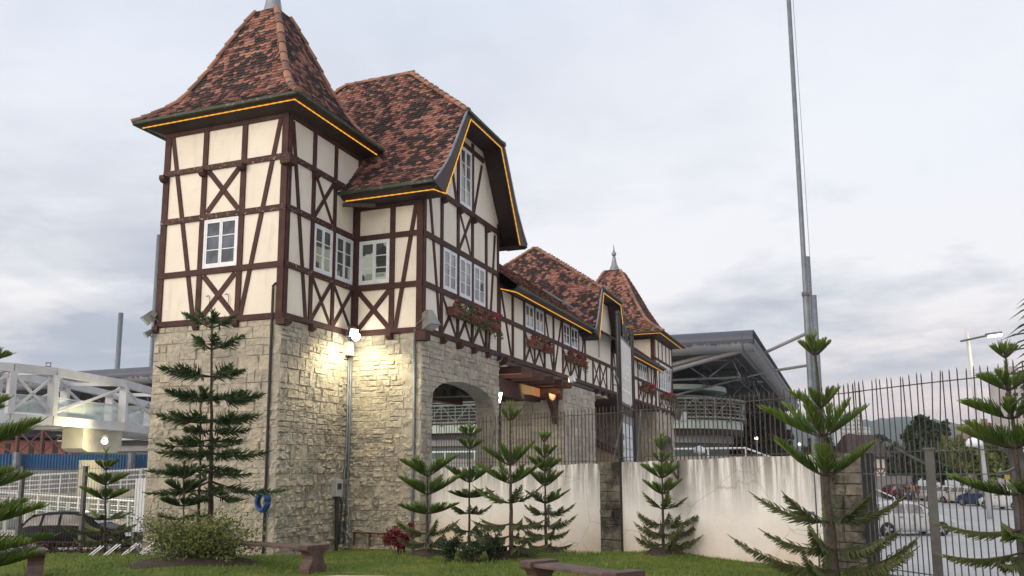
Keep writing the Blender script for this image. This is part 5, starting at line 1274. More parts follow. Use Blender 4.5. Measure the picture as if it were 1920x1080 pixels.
for P, nm in ((path, 'n'), (far, 'f')):
    for i in idx:
        p = P[i]; t = (P[min(i+1, 6)]-P[max(0, i-1)]).normalized(); q = MB(); q.bar(p+V((0, 0, 4.5)), p+V((0, 0, 6.55)), .42, .3, t); q.build('post', M['bridge'], FB)
    for i in range(6):
        q = MB(); a, b = P[i], P[i+1]
        if i % 2 == 0 or i > 3: q.bar(a+V((0, 0, 6.5)), b+V((0, 0, 4.6)), .12, .12)
        if i % 2 == 1 or i < 4: q.bar(a+V((0, 0, 4.6)), b+V((0, 0, 6.5)), .12, .12)
        q.build('diagonal', M['bridge'], FB)
m = MB()
for a, b in zip(path, far): m.bar(a+V((0, 0, 6.7)), b+V((0, 0, 6.7)), .2, .2)
for i in range(6): m.bar(path[i]+V((0, 0, 6.7)), far[i+1]+V((0, 0, 6.7)), .1, .1)
for i in range(6):
    for k in range(3): t = (k+.5)/3; a, b = path[i].lerp(path[i+1], t), far[i].lerp(far[i+1], t); m.bar(a+V((0, 0, 4.12)), b+V((0, 0, 4.12)), .15, .2)
m.build('cross_beams', M['bridge'], FB)
pc = (bp(170, 45.2)+bp(170, 47.6))/2
m = MB(); m.lathe((pc.x, pc.y, STREET), [(.62, 0), (.62, 3.6)], 20); m.build('pier', M['concrete'], FB, True)
t = (path[4]-path[3]).normalized(); n_ = V((-t.y, t.x, 0)); pc2 = pc
m = MB(); prof = [(-1.75, 4.06), (1.75, 4.06), (1.75, 3.0), (1.3, 2.82), (-1.3, 2.82), (-1.75, 3.0)]
m.prism([pc+t*a+V((0, 0, z))-n_*.6 for a, z in prof], n_*1.2); m.build('pier_head', M['concrete'], FB)
bl = tag(empty('bulkhead_lamp', tuple(at(196, 827, 44.2))), 'lit lamp glowing under the white footbridge', 'lamp'); m = MB(); m.ball((0, 0, 0), .15, 12, 8); m.build('bulb', M['bulb2'], bl, True); m = MB(); m.obox((0, 0, .24), (.16, 0, 0), (0, .16, 0), (0, 0, .08)); m.build('fitting', M['black'], bl)

# ================================================================== LEFT BACKGROUND
def facepanel(m, pa, pb, z0, z1, th=.15):
    d = (pb-pa).normalized(); n = V((-d.y, d.x, 0))*th
    m.hexa([pa+V((0, 0, z0)), pb+V((0, 0, z0)), pb+n+V((0, 0, z0)), pa+n+V((0, 0, z0)), pa+V((0, 0, z1)), pb+V((0, 0, z1)), pb+n+V((0, 0, z1)), pa+n+V((0, 0, z1))])
ho = tag(empty('hoarding', (0, 0, 0)), 'blue corrugated metal hoarding behind the ramps', 'hoarding'); m = MB(); a, b = bp(-160, 58), bp(330, 66); n = 170
d = (b-a); nv = V((-d.y, d.x, 0)).normalized()
for i in range(n):
    p, q = a+d*(i/n), a+d*((i+1)/n); o_ = nv*(.06 if i % 2 else 0); o2 = nv*(0 if i % 2 else .06); m.quad(p+o_+V((0, 0, STREET)), q+o2+V((0, 0, STREET)), q+o2+V((0, 0, 3.1)), p+o_+V((0, 0, 3.1)))
m.build('sheeting', M['blue'], ho); m = MB()
for px, D in ((30, 60.6), (245, 64.0)): p = bp(px, D); m.tube([p+V((0, 0, STREET)), p+V((0, 0, 3.2))], .28, 10)
m.build('post', M['galv'], ho)
bk = tag(empty('brick_building', (0, 0, 0)), 'orange brick building shell with rusty steel frame under the footbridge', 'building'); m = MB(); a, b = bp(-160, 74), bp(130, 78); facepanel(m, a, b, STREET, 4.6, 6); m.build('wall', M['brick'], bk)
m = MB(); a2, b2 = bp(-165, 73), bp(128, 77); facepanel(m, a2, b2, 4.9, 5.1, 7); m.build('roof', M['dark'], bk)
m = MB()
for px in (-60, 28, 75, 120): p = bp(px, 68); m.bar(p+V((0, 0, STREET)), p+V((0, 0, 5.2)), .22, .22)
for i, (p0, p1) in enumerate(((-60, 28), (28, 75), (75, 120))): m.bar(bp(p0, 68)+V((0, 0, 3.2)), bp(p1, 68)+V((0, 0, 5.1)), .1, .1); m.bar(bp(p0, 68)+V((0, 0, 5.1)), bp(p1, 68)+V((0, 0, 3.2)), .1, .1)
m.build('steel_frame', M['rust'], bk)
for px in (5, 50, 70, 95):
    m = MB(); a, b = bp(px, 73.5), bp(px+9, 73.6); facepanel(m, a, b, 3.4, 4.3, .3); m.build('window_opening', M['dark'], bk)
rp = tag(empty('access_ramp', (0, 0, 0)), 'two tiered pale concrete ramp with tubular white railings behind the black car', 'ramp')
def ramp_tier(PA, za, PB, zb_, th, posts, mt='concrete'):
    m = MB(); d = (PB-PA).normalized(); n = V((-d.y, d.x, 0))*2.2
    m.hexa([PA+V((0, 0, za-th)), PB+V((0, 0, zb_-th)), PB+n+V((0, 0, zb_-th)), PA+n+V((0, 0, za-th)), PA+V((0, 0, za)), PB+V((0, 0, zb_)), PB+n+V((0, 0, zb_)), PA+n+V((0, 0, za))]); m.build('slab', M[mt], rp)
    for off in (0, 2.0):
        q = MB(); o_ = V((-d.y, d.x, 0))*off
        for h in (.30, .55, .80, 1.1): q.tube([PA+o_+V((0, 0, za+h)), PB+o_+V((0, 0, zb_+h))], .035 if h < 1 else .06, 5)
        for i in range(posts+1): p = PA.lerp(PB, i/posts)+o_; z = za+(zb_-za)*i/posts; q.tube([p+V((0, 0, z)), p+V((0, 0, z+1.1))], .05, 5)
        q.build('railing', M['bridge_rail'] if off else M['white'], rp)
ramp_tier(bp(-160, 47), .15, bp(300, 50), .85, .42, 12); ramp_tier(bp(-160, 44), -.05, bp(300, 46), -1.0, .2, 12)
m = MB(); facepanel(m, bp(-160, 52.5), bp(310, 56), STREET, 1.9, .3); m.build('retaining_wall', M['concrete_dark'], rp)
m = MB(); facepanel(m, bp(-160, 50.2), bp(310, 53), STREET, .4, .2); m.build('lower_wall', M['hall_band'], rp)
for px in range(-20, 300, 38):
    m = MB(); p = bp(px, 44.0); m.bar(p+V((0, 0, STREET)), p+V((0, 0, .2)), .14, .14); m.build('column', M['hall_band'], rp)
for D, h, mt, nm in ((36.5, .12, 'paving', 'kerb'), (41.0, .14, 'paving', 'kerb')):
    m = MB(); a, b = bp(-260, D), bp(320, D+1.5); d = (b-a).normalized(); n = V((-d.y, d.x, 0))*(.9 if D < 40 else .3); m.hexa([a+V((0, 0, STREET-.1)), b+V((0, 0, STREET-.1)), b+n+V((0, 0, STREET-.1)), a+n+V((0, 0, STREET-.1)), a+V((0, 0, STREET+h)), b+V((0, 0, STREET+h)), b+n+V((0, 0, STREET+h)), a+n+V((0, 0, STREET+h))]); tag(m.build(nm, M[mt]), kind='structure')
m = MB(); a, b = bp(-260, 37.6), bp(320, 39.0); d = (b-a).normalized(); n = V((-d.y, d.x, 0))*2.2; m.quad(a+V((0, 0, STREET+.012)), b+V((0, 0, STREET+.012)), b+n+V((0, 0, STREET+.012)), a+n+V((0, 0, STREET+.012))); tag(m.build('verge', M['ground']), kind='structure')
bn = tag(empty('banner_sign', tuple(bp(278, 31)+V((0, 0, .0)))), 'pale blank banner panel beside the near tower behind the left fence', 'sign'); m = MB(); m.obox((0, 0, .55), r0*.42, (0, .03, 0), (0, 0, .95)); m.build('panel', M['white'], bn); m = MB(); m.tube([r0*-.45+V((0, .05, STREET)), r0*-.45+V((0, .05, 1.6))], .03, 6); m.tube([r0*.45+V((0, .05, STREET)), r0*.45+V((0, .05, 1.6))], .03, 6); m.build('post', M['galv'], bn)
def globe_lamp(px, py, D, label, lit=False, h=None):
    p = at(px, py, D); o = tag(empty('globe_lamp', (p.x, p.y, STREET)), label, 'street lamp'); H_ = p.z-STREET
    m = MB(); m.tube([(0, 0, 0), (0, 0, H_-.25)], .07, 8); m.build('post', M['white'], o, True)
    m = MB(); m.lathe((0, 0, H_-.3), [(.10, 0), (.42, .06), (.40, .26), (.22, .46), (.02, .52)], 14); m.build('shade', M['globe'] if not lit else M['streetglow'], o, True); return o
globe_lamp(193, 870, 49.5, 'white mushroom shaped lamp by the ramp left of the near tower')
globe_lamp(1311, 842, 56, 'white mushroom lamp on a post in front of the hall terrace')
# roof ladder on the far roof
rl = tag(empty('roof_ladder', tuple(at(90, 694, 100))), 'small steel cage ladder standing on the far hall roof', 'ladder'); m = MB()
for dx in (-.28, .28): m.tube([r0*dx+V((0, 0, -.6)), r0*dx+V((0, 0, .95))], .05, 4)
for k in range(4): m.tube([r0*-.28+V((0, 0, -.4+.42*k)), r0*.28+V((0, 0, -.4+.42*k))], .05, 4)
m.build('rungs', M['iron'], rl)

# ================================================================== CARS
def car(px, D, yaw, label, paint, L=3.9, hatch=True, grp=None, base=None):
    x, y = hor(px, D); o = tag(empty('parked_car', (x, y, STREET), yaw), label, 'car', grp); h = L/2
    # stations: x, z bottom, z shoulder, half width, roof z (or bonnet), roof half width, glass?
    S = [(-h, .45, .62, .58, .70, .55), (-h+.06, .30, .80, .74, .92, .66), (-h+.22, .24, .88, .80, 1.10, .60), (-h+.55, .22, .92, .83, 1.36, .58), (-h+.95, .20, .93, .845, 1.46, .60), (-h+1.6, .20, .93, .85, 1.50, .62), (-h+2.1, .20, .92, .85, 1.48, .61), (-h+2.45, .20, .91, .85, 1.36, .60), (-h+2.95, .21, .90, .84, 1.02, .68), (-h+3.1, .22, .89, .83, .95, .70), (-h+3.5, .24, .82, .80, .86, .66), (h-.1, .28, .72, .74, .76, .60), (h, .40, .58, .62, .62, .50)]
    m = MB(); rows = []
    for (sx, zb, zs, w, zr, wr) in S:
        cs = [(w*.90, zb), (w, zb+.16), (w*1.0, (zb+zs)/2+.05), (w*.985, zs), (wr+(w-wr)*.35, zs+(zr-zs)*.62), (wr, zs+(zr-zs)*.93), (wr*.6, zr), (0, zr+.012)]
        rows.append([len(m.v)+i for i in range(15)]); m.v += [(sx, -a, b) for a, b in cs]+[(sx, a, b) for a, b in reversed(cs[:-1])]
    for a, b in zip(rows[:-1], rows[1:]):
        for i in range(14): m.f.append((a[i], b[i], b[i+1], a[i+1])); m.r.append(.5); m.m.append(0)
        m.f.append((a[14], b[14], b[0], a[0])); m.r.append(.5); m.m.append(0)
    m.f.append(tuple(rows[0])); m.f.append(tuple(reversed(rows[-1]))); m.r += [.5, .5]; m.m += [0, 0]
    body = m.build('body', M[paint] if isinstance(paint, str) else paint, o, True)
    def edge(i, t): (sx, zb, zs, w, zr, wr) = S[i]; z = zs+(zr-zs)*t; k = t; ww = w*.985+(wr-w*.985)*k+.10*(w-wr)*math.sin(math.pi*k); return sx, ww, z
    for sg in (-1, 1):
        for (i0, i1) in ((2, 4), (4, 5), (5, 7)):
            g = MB(); P = []
            for i in range(i0, i1+1): sx, ww, z = edge(i, .10); P.append((sx+(.05 if i == i0 else -.05 if i == i1 else 0), sg*(ww+.012), z+.02))
            for i in range(i1, i0-1, -1): sx, ww, z = edge(i, .86); P.append((sx+(.05 if i == i0 else -.05 if i == i1 else 0), sg*(ww+.014), z-.03))
            k = len(P)//2
            for a in range(k-1): g.quad(P[a], P[a+1], P[-2-a], P[-1-a])
            g.build('side_window', M['glass_sky'], o)
    for (i0, i1, nm) in ((7, 8, 'windscreen'), (2, 3, 'rear_window')):
        g = MB(); a, b = S[i0], S[i1]
        g.quad((a[0]+(.03 if nm[0] == 'w' else -.02), -a[5]*.95, a[4]+.012), (b[0], -b[5]*.98, b[4]+.03), (b[0], b[5]*.98, b[4]+.03), (a[0]+(.03 if nm[0] == 'w' else -.02), a[5]*.95, a[4]+.012)); g.build(nm, M['glass_sky'] if nm[0] == 'w' else M['glass'], o)
    for wx in (-h+.68, h-.72):
        for sg in (-1, 1):
            w = MB(); ring_ = [(.30, -.10), (.315, -.06), (.315, .06), (.30, .10)]
            vs = []; n = 20
            for r_, yy in ring_:
                for k in range(n): a = 6.283*k/n; vs.append((wx+r_*math.cos(a), sg*.78+yy, .31+r_*math.sin(a)))
            w.raw(vs, [(j*n+k, j*n+(k+1) % n, (j+1)*n+(k+1) % n, (j+1)*n+k) for j in range(3) for k in range(n)]+[tuple(range(n))[::-1], tuple(range(3*n, 4*n))]); wh = w.build('wheel', M['tyre'], o)
            q = MB(); 
            for k in range(5):
                a = 6.283*k/5; q.prism([(wx+.05*math.cos(a+1.57), sg*.885, .31+.05*math.sin(a+1.57)), (wx+.05*math.cos(a-1.57), sg*.885, .31+.05*math.sin(a-1.57)), (wx+.2*math.cos(a-.2), sg*.885, .31+.2*math.sin(a-.2)), (wx+.2*math.cos(a+.2), sg*.885, .31+.2*math.sin(a+.2))], (0, sg*.01, 0))
            q.build('rim', M['alloy'], wh)
    for sg in (-1, 1):
        q = MB(); q.obox((h-.13, sg*.6, .66), (.09, -sg*.03, 0), (.0, .14, 0), (-.03, 0, .07)); q.build('headlight', M['headlens'], o); q = MB(); q.obox((-h+.10, sg*.68, .92), (.05, 0, 0), (0, .07, 0), (.04, 0, .16)); q.build('tail_light', M['redlens'], o)
        q = MB(); q.obox((-h+2.62, sg*.93, .98), (.05, 0, 0), (0, .08, 0), (0, 0, .06)); q.build('wing_mirror', M['black'], o)
        q = MB()
        for dx in (1.35, 2.25): q.obox((-h+dx, sg*.862, .84), (.09, 0, 0), (0, .012, 0), (0, 0, .015))
        q.build('door_handle', M['black'], o)
        q = MB(); q.bar((-h+1.02, sg*.852, .25), (-h+1.02, sg*.852, .9), .012, .012); q.bar((-h+1.9, sg*.857, .25), (-h+1.9, sg*.857, .9), .012, .012); q.build('door_seam', M['tyre'], o)
    q = MB(); q.obox((h-.02, 0, .45), (.02, 0, 0), (0, .45, 0), (0, 0, .07)); q.build('grille', M['tyre'], o)
    return o
AZ = YA
car(162, 32.4, AZ+.05, 'black hatchback parked behind the left fence', 'carblack', L=4.2)
gp = 'cars parked beneath the street trees'
sil, whi, blu, red = solid('silver_paint', (.50, .51, .53)), solid('white_car_paint', (.62, .63, .65)), solid('blue_car_paint', (.03, .05, .12)), solid('red_car_paint', (.10, .025, .025))
for mm in (sil, whi, blu, red): mm.node_tree.nodes['Principled BSDF'].inputs['Roughness'].default_value = .25
car(1885, 62, AZ+1.9, 'white car nearest the street lamp on the right', whi, grp=gp); car(1838, 68, AZ+1.9, 'dark blue car parked left of the white one', blu, grp=gp)
car(1800, 73, AZ+1.9, 'silver car under the yellow-green trees', sil, grp=gp); car(1772, 76, AZ+1.9, 'white car partly hidden behind a tree trunk', whi, grp=gp); car(1732, 80, AZ+1.9, 'small silver car beside the walking people', sil, grp=gp); car(1687, 84, AZ+.3, 'red car left of the walking people', red, grp=gp)
car(1690, 38.5, AZ+.08, 'pale silver car passing on the road behind the steel gate', sil)

# ================================================================== PEOPLE
def person(px, D, label, top, bot, hair, step=.16, face=0., carry=False):
    x, y = hor(px, D); o = tag(empty('person', (x, y, STREET), face), label, 'person')
    J = {'pel': (0, 0, .92), 'wst': (0, 0, 1.06), 'chs': (0, 0, 1.30), 'nck': (0, 0, 1.46), 'hdb': (.015, 0, 1.53), 'hed': (.02, 0, 1.64), 'crn': (.0, 0, 1.73)}
    for s, n in ((-1, 'R'), (1, 'L')):
        q = step*s
        J['hip'+n] = (0, .09*s, .88); J['kne'+n] = (q*.6+.03, .10*s, .48); J['ank'+n] = (q, .10*s, .08); J['toe'+n] = (q+.16, .12*s, .03)
        J['sho'+n] = (0, .18*s, 1.40); J['elb'+n] = (-q*.5-.02, .24*s, 1.12); J['wri'+n] = (-q*.8+.06, .25*s, .88); J['hnd'+n] = (-q*.8+.09, .25*s, .79)
    RAD = dict(pel=.13, wst=.115, chs=.13, nck=.055, hdb=.07, hed=.088, crn=.06, hip=.085, kne=.058, ank=.042, toe=.035, sho=.06, elb=.043, wri=.03, hnd=.035)
    E = [('pel', 'wst'), ('wst', 'chs'), ('chs', 'nck'), ('nck', 'hdb'), ('hdb', 'hed'), ('hed', 'crn')]
    for n in 'RL': E += [('pel', 'hip'+n), ('hip'+n, 'kne'+n), ('kne'+n, 'ank'+n), ('ank'+n, 'toe'+n), ('chs', 'sho'+n), ('sho'+n, 'elb'+n), ('elb'+n, 'wri'+n), ('wri'+n, 'hnd'+n)]
    def skin(nm, edges, k, mat, root):
        names = []; 
        for a, b in edges:
            for q in (a, b):
                if q not in names: names.append(q)
        me = bpy.data.meshes.new(nm); me.from_pydata([J[q] for q in names], [(names.index(a), names.index(b)) for a, b in edges], [])
        ob = bpy.data.objects.new(nm, me); link(ob, o); ob.modifiers.new('s', 'SKIN'); me.skin_vertices or me.attributes
        for i, q in enumerate(names):
            r_ = RAD.get(q, RAD.get(q[:3], .05))*k; me.skin_vertices[0].data[i].radius = (r_, r_); me.skin_vertices[0].data[i].use_root = q == root
        ob.modifiers.new('b', 'SUBSURF').levels = 1; ob.modifiers['b'].render_levels = 2
        dg = bpy.context.evaluated_depsgraph_get(); dg.update(); me2 = bpy.data.meshes.new_from_object(ob.evaluated_get(dg)); bpy.data.objects.remove(ob)
        me2.materials.clear(); me2.materials.append(mat)
        for p_ in me2.polygons: p_.use_smooth = True
        return link(bpy.data.objects.new(nm, me2), o)
    skin('body', E, 1, M['skin'], 'pel')
    skin('shirt', [e for e in E if e in (('wst', 'chs'), ('pel', 'wst')) or e[0] == 'chs' and e[1] != 'nck' or e[0][:3] == 'sho'], 1.16, top, 'pel')
    skin('trousers', [e for e in E if e[0] == 'pel' and e[1] != 'wst' or e[0][:3] in ('hip', 'kne')], 1.18, bot, 'pel')
    m = MB(); m.ball((-.018, 0, 1.675), .098, 12, 8, 1.05); m.build('hair', hair, o, True)
    m = MB(); m.prism([(.10, -.012, 1.60), (.10, .012, 1.60), (.125, 0, 1.605), (.10, 0, 1.65)], (0, .002, 0)); m.build('nose', M['skin'], o)
hb = solid('dark_hair', (.02, .015, .012)); hbr = solid('brown_hair', (.08, .04, .02))
person(1699, 77, 'person in a dark top and blue jeans walking on the far pavement', solid('navy_top', (.012, .014, .03)), solid('jeans', (.06, .10, .18)), hb, face=AZ+.4)
person(1708.5, 77.5, 'person in a beige top and dark shorts between the two other walkers', solid('beige_top', (.38, .28, .16)), solid('dark_shorts', (.03, .03, .05)), hbr, step=-.14, face=AZ+.5)
person(1717.5, 78, 'person in a dark top and pink skirt, rightmost of the walkers', solid('dark_purple_top', (.04, .015, .03)), solid('pink_skirt', (.35, .08, .16)), hb, step=.1, face=AZ+.2)

# ================================================================== STREET LAMP, TREES, HILLS, CITY
p0 = at(1857, 975, 50); sl = tag(empty('street_lamp', (p0.x, p0.y, STREET)), 'tall pale lamp post with lit street lamp arm and white globe', 'street lamp')
top = at(1812, 614, 50)-V((p0.x, p0.y, STREET)); m = MB(); m.tube([(0, 0, 0), V((0, 0, 0)).lerp(top, .55), top], [.15, .12, .09], 8); m.build('post', M['bridge'], sl, True)
a = at(1801, 640, 50)-V((p0.x, p0.y, STREET)); b = at(1852, 629, 49)-V((p0.x, p0.y, STREET)); m = MB(); m.tube([a, b], .06, 6); m.build('arm', M['galv_post'], sl)
c = at(1863, 628, 48.9)-V((p0.x, p0.y, STREET)); m = MB(); m.obox(c+V((0, 0, .06)), r0*.48+V((0, 0, .06)), (0, .16, 0), (0, 0, .07)); m.build('lamp_head', M['galv'], sl)
m = MB(); m.obox(c+V((.06, 0, -.05)), r0*.40+V((0, 0, .05)), (0, .15, 0), (0, 0, .06)); m.build('lamp_glass', M['streetglow'], sl)
c = at(1826, 830, 49.5)-V((p0.x, p0.y, STREET)); m = MB(); m.lathe(c, [(.12, -.26), (.48, -.2), (.47, 0), (.28, .24), (.02, .3)], 14); m.build('globe', M['globe'], sl, True); m = MB(); m.tube([c+V((0, 0, -.2)), at(1842, 842, 50)-V((p0.x, p0.y, STREET))], .05, 5); m.build('globe_arm', M['bridge'], sl)
for px, py, D, lb in ((1418, 822, 110, 'lit lamp post among the trees right of the hall'), (1499, 833, 130, 'small lit street lamp beyond the white wall')):
    p = at(px, py, D); o = tag(empty('street_lamp', (p.x, p.y, STREET)), lb, 'street lamp'); m = MB(); m.tube([(0, 0, 0), (0, 0, p.z-STREET)], .13, 6); m.build('post', M['bridge'], o); m = MB(); m.ball((0, 0, p.z-STREET), .22, 8, 6); m.build('lamp', M['streetglow'], o)
def leafy(px, D, pyt, wpx, label, mat, seed, n=2600, zb=STREET, pyb=None, cat='tree', spread=.45, grp='trees across the street', trunk=.22):
    rn = random.Random(seed); x, y = hor(px, D); zt = at(px, pyt, D).z; H_ = zt-zb; rw = wpx*D/1592/2
    o = tag(empty('leafy_tree', (x, y, zb)), label, cat, grp); tr = MB(); cr = MB(); h0 = H_*.28 if pyb is None else at(px, pyb, D).z-zb
    tr.tube([(0, 0, -.2), (.1, 0, h0*.6), (.0, .1, h0+H_*.1)], [trunk, trunk*.75, trunk*.55], 8)
    k = 16; s = max(.05, D*.0030)
    for i in range(k):
        a = rn.uniform(0, 6.28); t = rn.random(); zz = h0+(H_-h0)*(.12+.86*t); rr = rw*(1-.75*max(0, t-.3)**1.4)*rn.uniform(.25, .85)
        c = V((math.cos(a)*rr, math.sin(a)*rr, zz-.06*H_)); tr.tube([(0, .05, h0*.8), c*.6+V((0, 0, h0*.35)), c], [trunk*.4, trunk*.22, .02], 5)
        R_ = rw*rn.uniform(.26, .42); leaf_cloud(cr, c, (R_, R_, R_*.72), n//k, s, rn)
        for q in range(3):
            e = c+V((rn.gauss(0, R_*.7), rn.gauss(0, R_*.7), rn.gauss(.1*R_, R_*.5))); leaf_cloud(cr, e, (R_*.4, R_*.4, R_*.3), n//k//8, s, rn)
    tr.build('trunk', M['bark'], o, True); cr.build('crown', M[mat], o); return o
leafy(1742, 92, 778, 100, 'big dark evergreen tree behind the yellow-green street trees', 'tree1', 1, 5200, pyb=880, trunk=.4)
leafy(1800, 76, 822, 90, 'yellow-green street tree left of the lamp post', 'tree2', 2, 3800, pyb=890)
leafy(1852, 74, 812, 96, 'yellow-green street tree right behind the lamp post', 'tree2', 3, 3800, pyb=890)
leafy(1905, 72, 806, 96, 'yellow-green street tree at the right edge of the picture', 'tree2', 4, 3200, pyb=890)
leafy(1765, 82, 832, 70, 'darker green street tree behind the parked cars', 'tree1', 5, 2600, pyb=895)
leafy(1712, 100, 845, 70, 'low dark tree left of the big evergreen behind the walkers', 'tree1', 6, 2200, pyb=905)
leafy(1672, 118, 838, 70, 'dark tree behind the small half-timbered house', 'tree1', 7, 2200)
leafy(1600, 150, 812, 60, 'rounded dark tree above the small half-timbered house', 'tree1', 8, 1800)
leafy(1640, 165, 806, 60, 'tall dark tree between the white towers and the big evergreen', 'tree1', 9, 1800)
for k, (px, D, py, w, lb) in enumerate(((1395, 125, 792, 60, 'brownish tree just right of the hall terrace'), (1352, 120, 806, 50, 'low brown-green tree showing under the hall terrace'), (1432, 130, 800, 54, 'brown-green tree behind the lit lamp post'), (1470, 140, 806, 60, 'bushy tree left of the steel masts'), (1540, 150, 815, 60, 'tree seen through the large araucaria'), (1330, 118, 822, 46, 'lowest brown-green tree left under the terrace'))):
    leafy(px, D, py, w, lb, 'tree3', 30+k, 1500)
# small half-timbered house across the street
D = 88; hx_, hy_ = hor(1640, D); sh = tag(empty('timbered_house', (hx_, hy_, STREET), YA), 'small far half-timbered house with brown roof across the street', 'house')
m = MB(); m.box(-2.2, 1.3, 0, 5, 0, 4.3); m.box(-4.4, -2.2, 1.2, 5, 0, 3.6); m.build('wall', M['plaster'], sh)
m = MB(); m.hexa([(-2.8, -.6, 4.2), (1.8, -.6, 4.2), (1.8, 5.6, 4.2), (-2.8, 5.6, 4.2), (-1.9, 2.2, 6.6), (1.0, 2.2, 6.6), (1.0, 2.8, 6.6), (-1.9, 2.8, 6.6)]); m.hexa([(-4.8, .7, 3.5), (-2.2, .7, 3.5), (-2.2, 5.4, 3.5), (-4.8, 5.4, 3.5), (-4.4, 2.5, 4.7), (-2.2, 2.5, 4.7), (-2.2, 3.5, 4.7), (-4.4, 3.5, 4.7)]); m.build('roof', basic('brown_far_roof', (.055, .04, .038), (.08, .06, .055), 2, .8), sh)
m = MB(); pl = PL('y', 0)
timber_set(m, pl, posts=[(x, 1.6, 4.2, .16) for x in (-2.1, -1.0, .1, 1.2)], hors=[(-2.2, 1.3, 1.6, 1.8), (-2.2, 1.3, 2.9, 3.05), (-2.2, 1.3, 4.0, 4.2)], xs=[(-1.9, -1.1, 1.8, 2.9, .13), (-.9, 0, 1.8, 2.9, .13), (.2, 1.1, 1.8, 2.9, .13)], diags=[(-.9, 4.1, -.4, 3, .13), (.1, 4.1, -.4, 3, .13)]); m.build('timber_frame', M['galv_post'], sh)
window(PL('y', 1.2), -3.7, -2.9, 1.6, 2.9, sh)
m = MB(); m.box(-3.2, -2.9, -.4, -.3, .2, 1.4); m.build('lit_panel', emit('lit_panel_glow', (1, .82, .5), 1.0), sh)
gb = tag(empty('garden_wall', (*hor(1668, 84), STREET), YA), 'grey gate wall beside the small half-timbered house', 'wall'); m = MB(); m.box(-1.5, 2.2, 0, .3, 0, 2.2); m.box(-1.6, 2.3, -.05, .35, 2.2, 2.3); m.build('wall', M['concrete_dark'], gb)
rpz = tag(empty('access_ramp', (*hor(1622, 66), STREET), YA), 'short pale green ramp parapet beside the far house', 'ramp'); m = MB(); m.prism([(-1.6, 0, 0), (2.2, 0, 0), (2.2, 0, .25), (-1.6, 0, 2.0)], (0, .3, 0)); m.build('parapet', M['hall_band'], rpz); m = MB(); m.tube([(-1.6, .1, 2.5), (2.2, .1, .75)], .05, 5); m.tube([(-1.6, .1, 2.0), (-1.6, .1, 2.5)], .04, 5); m.tube([(2.2, .1, .2), (2.2, .1, .75)], .04, 5); m.build('handrail', M['white'], rpz)

def hill(D, pts, col, seed, depth_=500, name='hills'):
    m = MB(); rows = []; rn = random.Random(seed)
    n = 260; xs = [pts[0][0]+(pts[-1][0]-pts[0][0])*i/n for i in range(n+1)]
    def hy(px):
        for (a, b), (c, d) in zip(pts[:-1], pts[1:]):
            if px <= c: t = (px-a)/(c-a); t = t*t*(3-2*t); return b+(d-b)*t
        return pts[-1][1]
    for j, (dd, k) in enumerate(((D, 0), (D*1.12, .45), (D*1.25, .8), (D*1.4, 1.), (D*1.6, .8))):
        r_ = []
        for px in xs:
            x, y = hor(px, dd); zt = at(px, hy(px), D*1.4).z; z = STREET+(zt-STREET)*k*(1+.06*mnoise.noise(V((x*.01, y*.01, seed))))
            if k > .3: z += D*.0035*mnoise.noise(V((px*.11, j*3., seed)))+D*.0025*mnoise.noise(V((px*.34, j*5., seed)))
            r_.append(len(m.v)); m.v.append((x, y, z))
        rows.append(r_)
    for a, b in zip(rows[:-1], rows[1:]):
        for i in range(n): m.f.append((a[i], a[i+1], b[i+1], b[i])); m.r.append(.5); m.m.append(0)
    o = m.build(name, col, smooth=True); tag(o, kind='structure'); return o
M['hill'] = basic('wooded_hill', (.020, .040, .022), (.04, .06, .03), .02, .95, bs=.0)
hill(1300, [(-300, 850), (0, 840), (600, 845), (1000, 830), (1300, 812), (1440, 792), (1500, 786), (1560, 793), (1640, 786), (1700, 780), (1750, 788), (1850, 806), (2100, 800), (2300, 830)], M['hill'], 5)
hill(420, [(1250, 862), (1380, 842), (1470, 836), (1560, 838), (1640, 828), (1720, 832), (1800, 820), (2000, 816), (2500, 840)], M['hill'], 9, name='wooded_slope')
m_blk = basic('far_white_render', (.55, .56, .58), (.46, .47, .50), .1, .8, bs=0)
def block(px, D, pyt, wpx, label, mat=None, floors=10, bays=4, tw=0.):
    x, y = hor(px, D); zt = at(px, pyt, D).z-STREET; w = wpx*D/1592; o = tag(empty('apartment_block', (x, y, STREET), YA), label, 'building')
    m = MB(); m.box(-w/2, w/2, 0, w*.8, 0, zt); m.box(-w*.2, w*.15, w*.2, w*.5, zt, zt+w*.14); m.build('wall', mat or m_blk, o)
    fh = zt/floors
    for i in range(max(0, floors-7), floors):
        for k in range(bays):
            q = MB(); cx_ = -w/2+w*(k+.5)/bays; q.box(cx_-w/bays*.28, cx_+w/bays*.28, -.12, .05, i*fh+fh*.3, i*fh+fh*.78); q.build('window', M['dark'] if D < 200 else M['concrete_dark'], o)
    return o
block(1602, 520, 776, 42, 'white apartment tower on the wooded hillside seen through the fence', floors=14)
block(1622, 560, 800, 30, 'lower white apartment block right of the hillside tower', floors=10)
block(1398, 330, 806, 24, 'pale far apartment block beyond the hall terrace', floors=9)
block(1372, 340, 818, 28, 'grey lilac building low behind the trees by the hall', floors=8)
block(1925, 150, 690, 60, 'tall grey apartment block at the right edge with brown balconies', basic('grey_brown_tower', (.40, .38, .37), (.33, .3, .29), .3, .8), floors=16, bays=4)
ob = block(1858, 175, 792, 60, 'long low building with brown roof edge behind the street trees', basic('brown_facade', (.20, .12, .10), (.3, .2, .17), .3, .8), floors=5, bays=5)

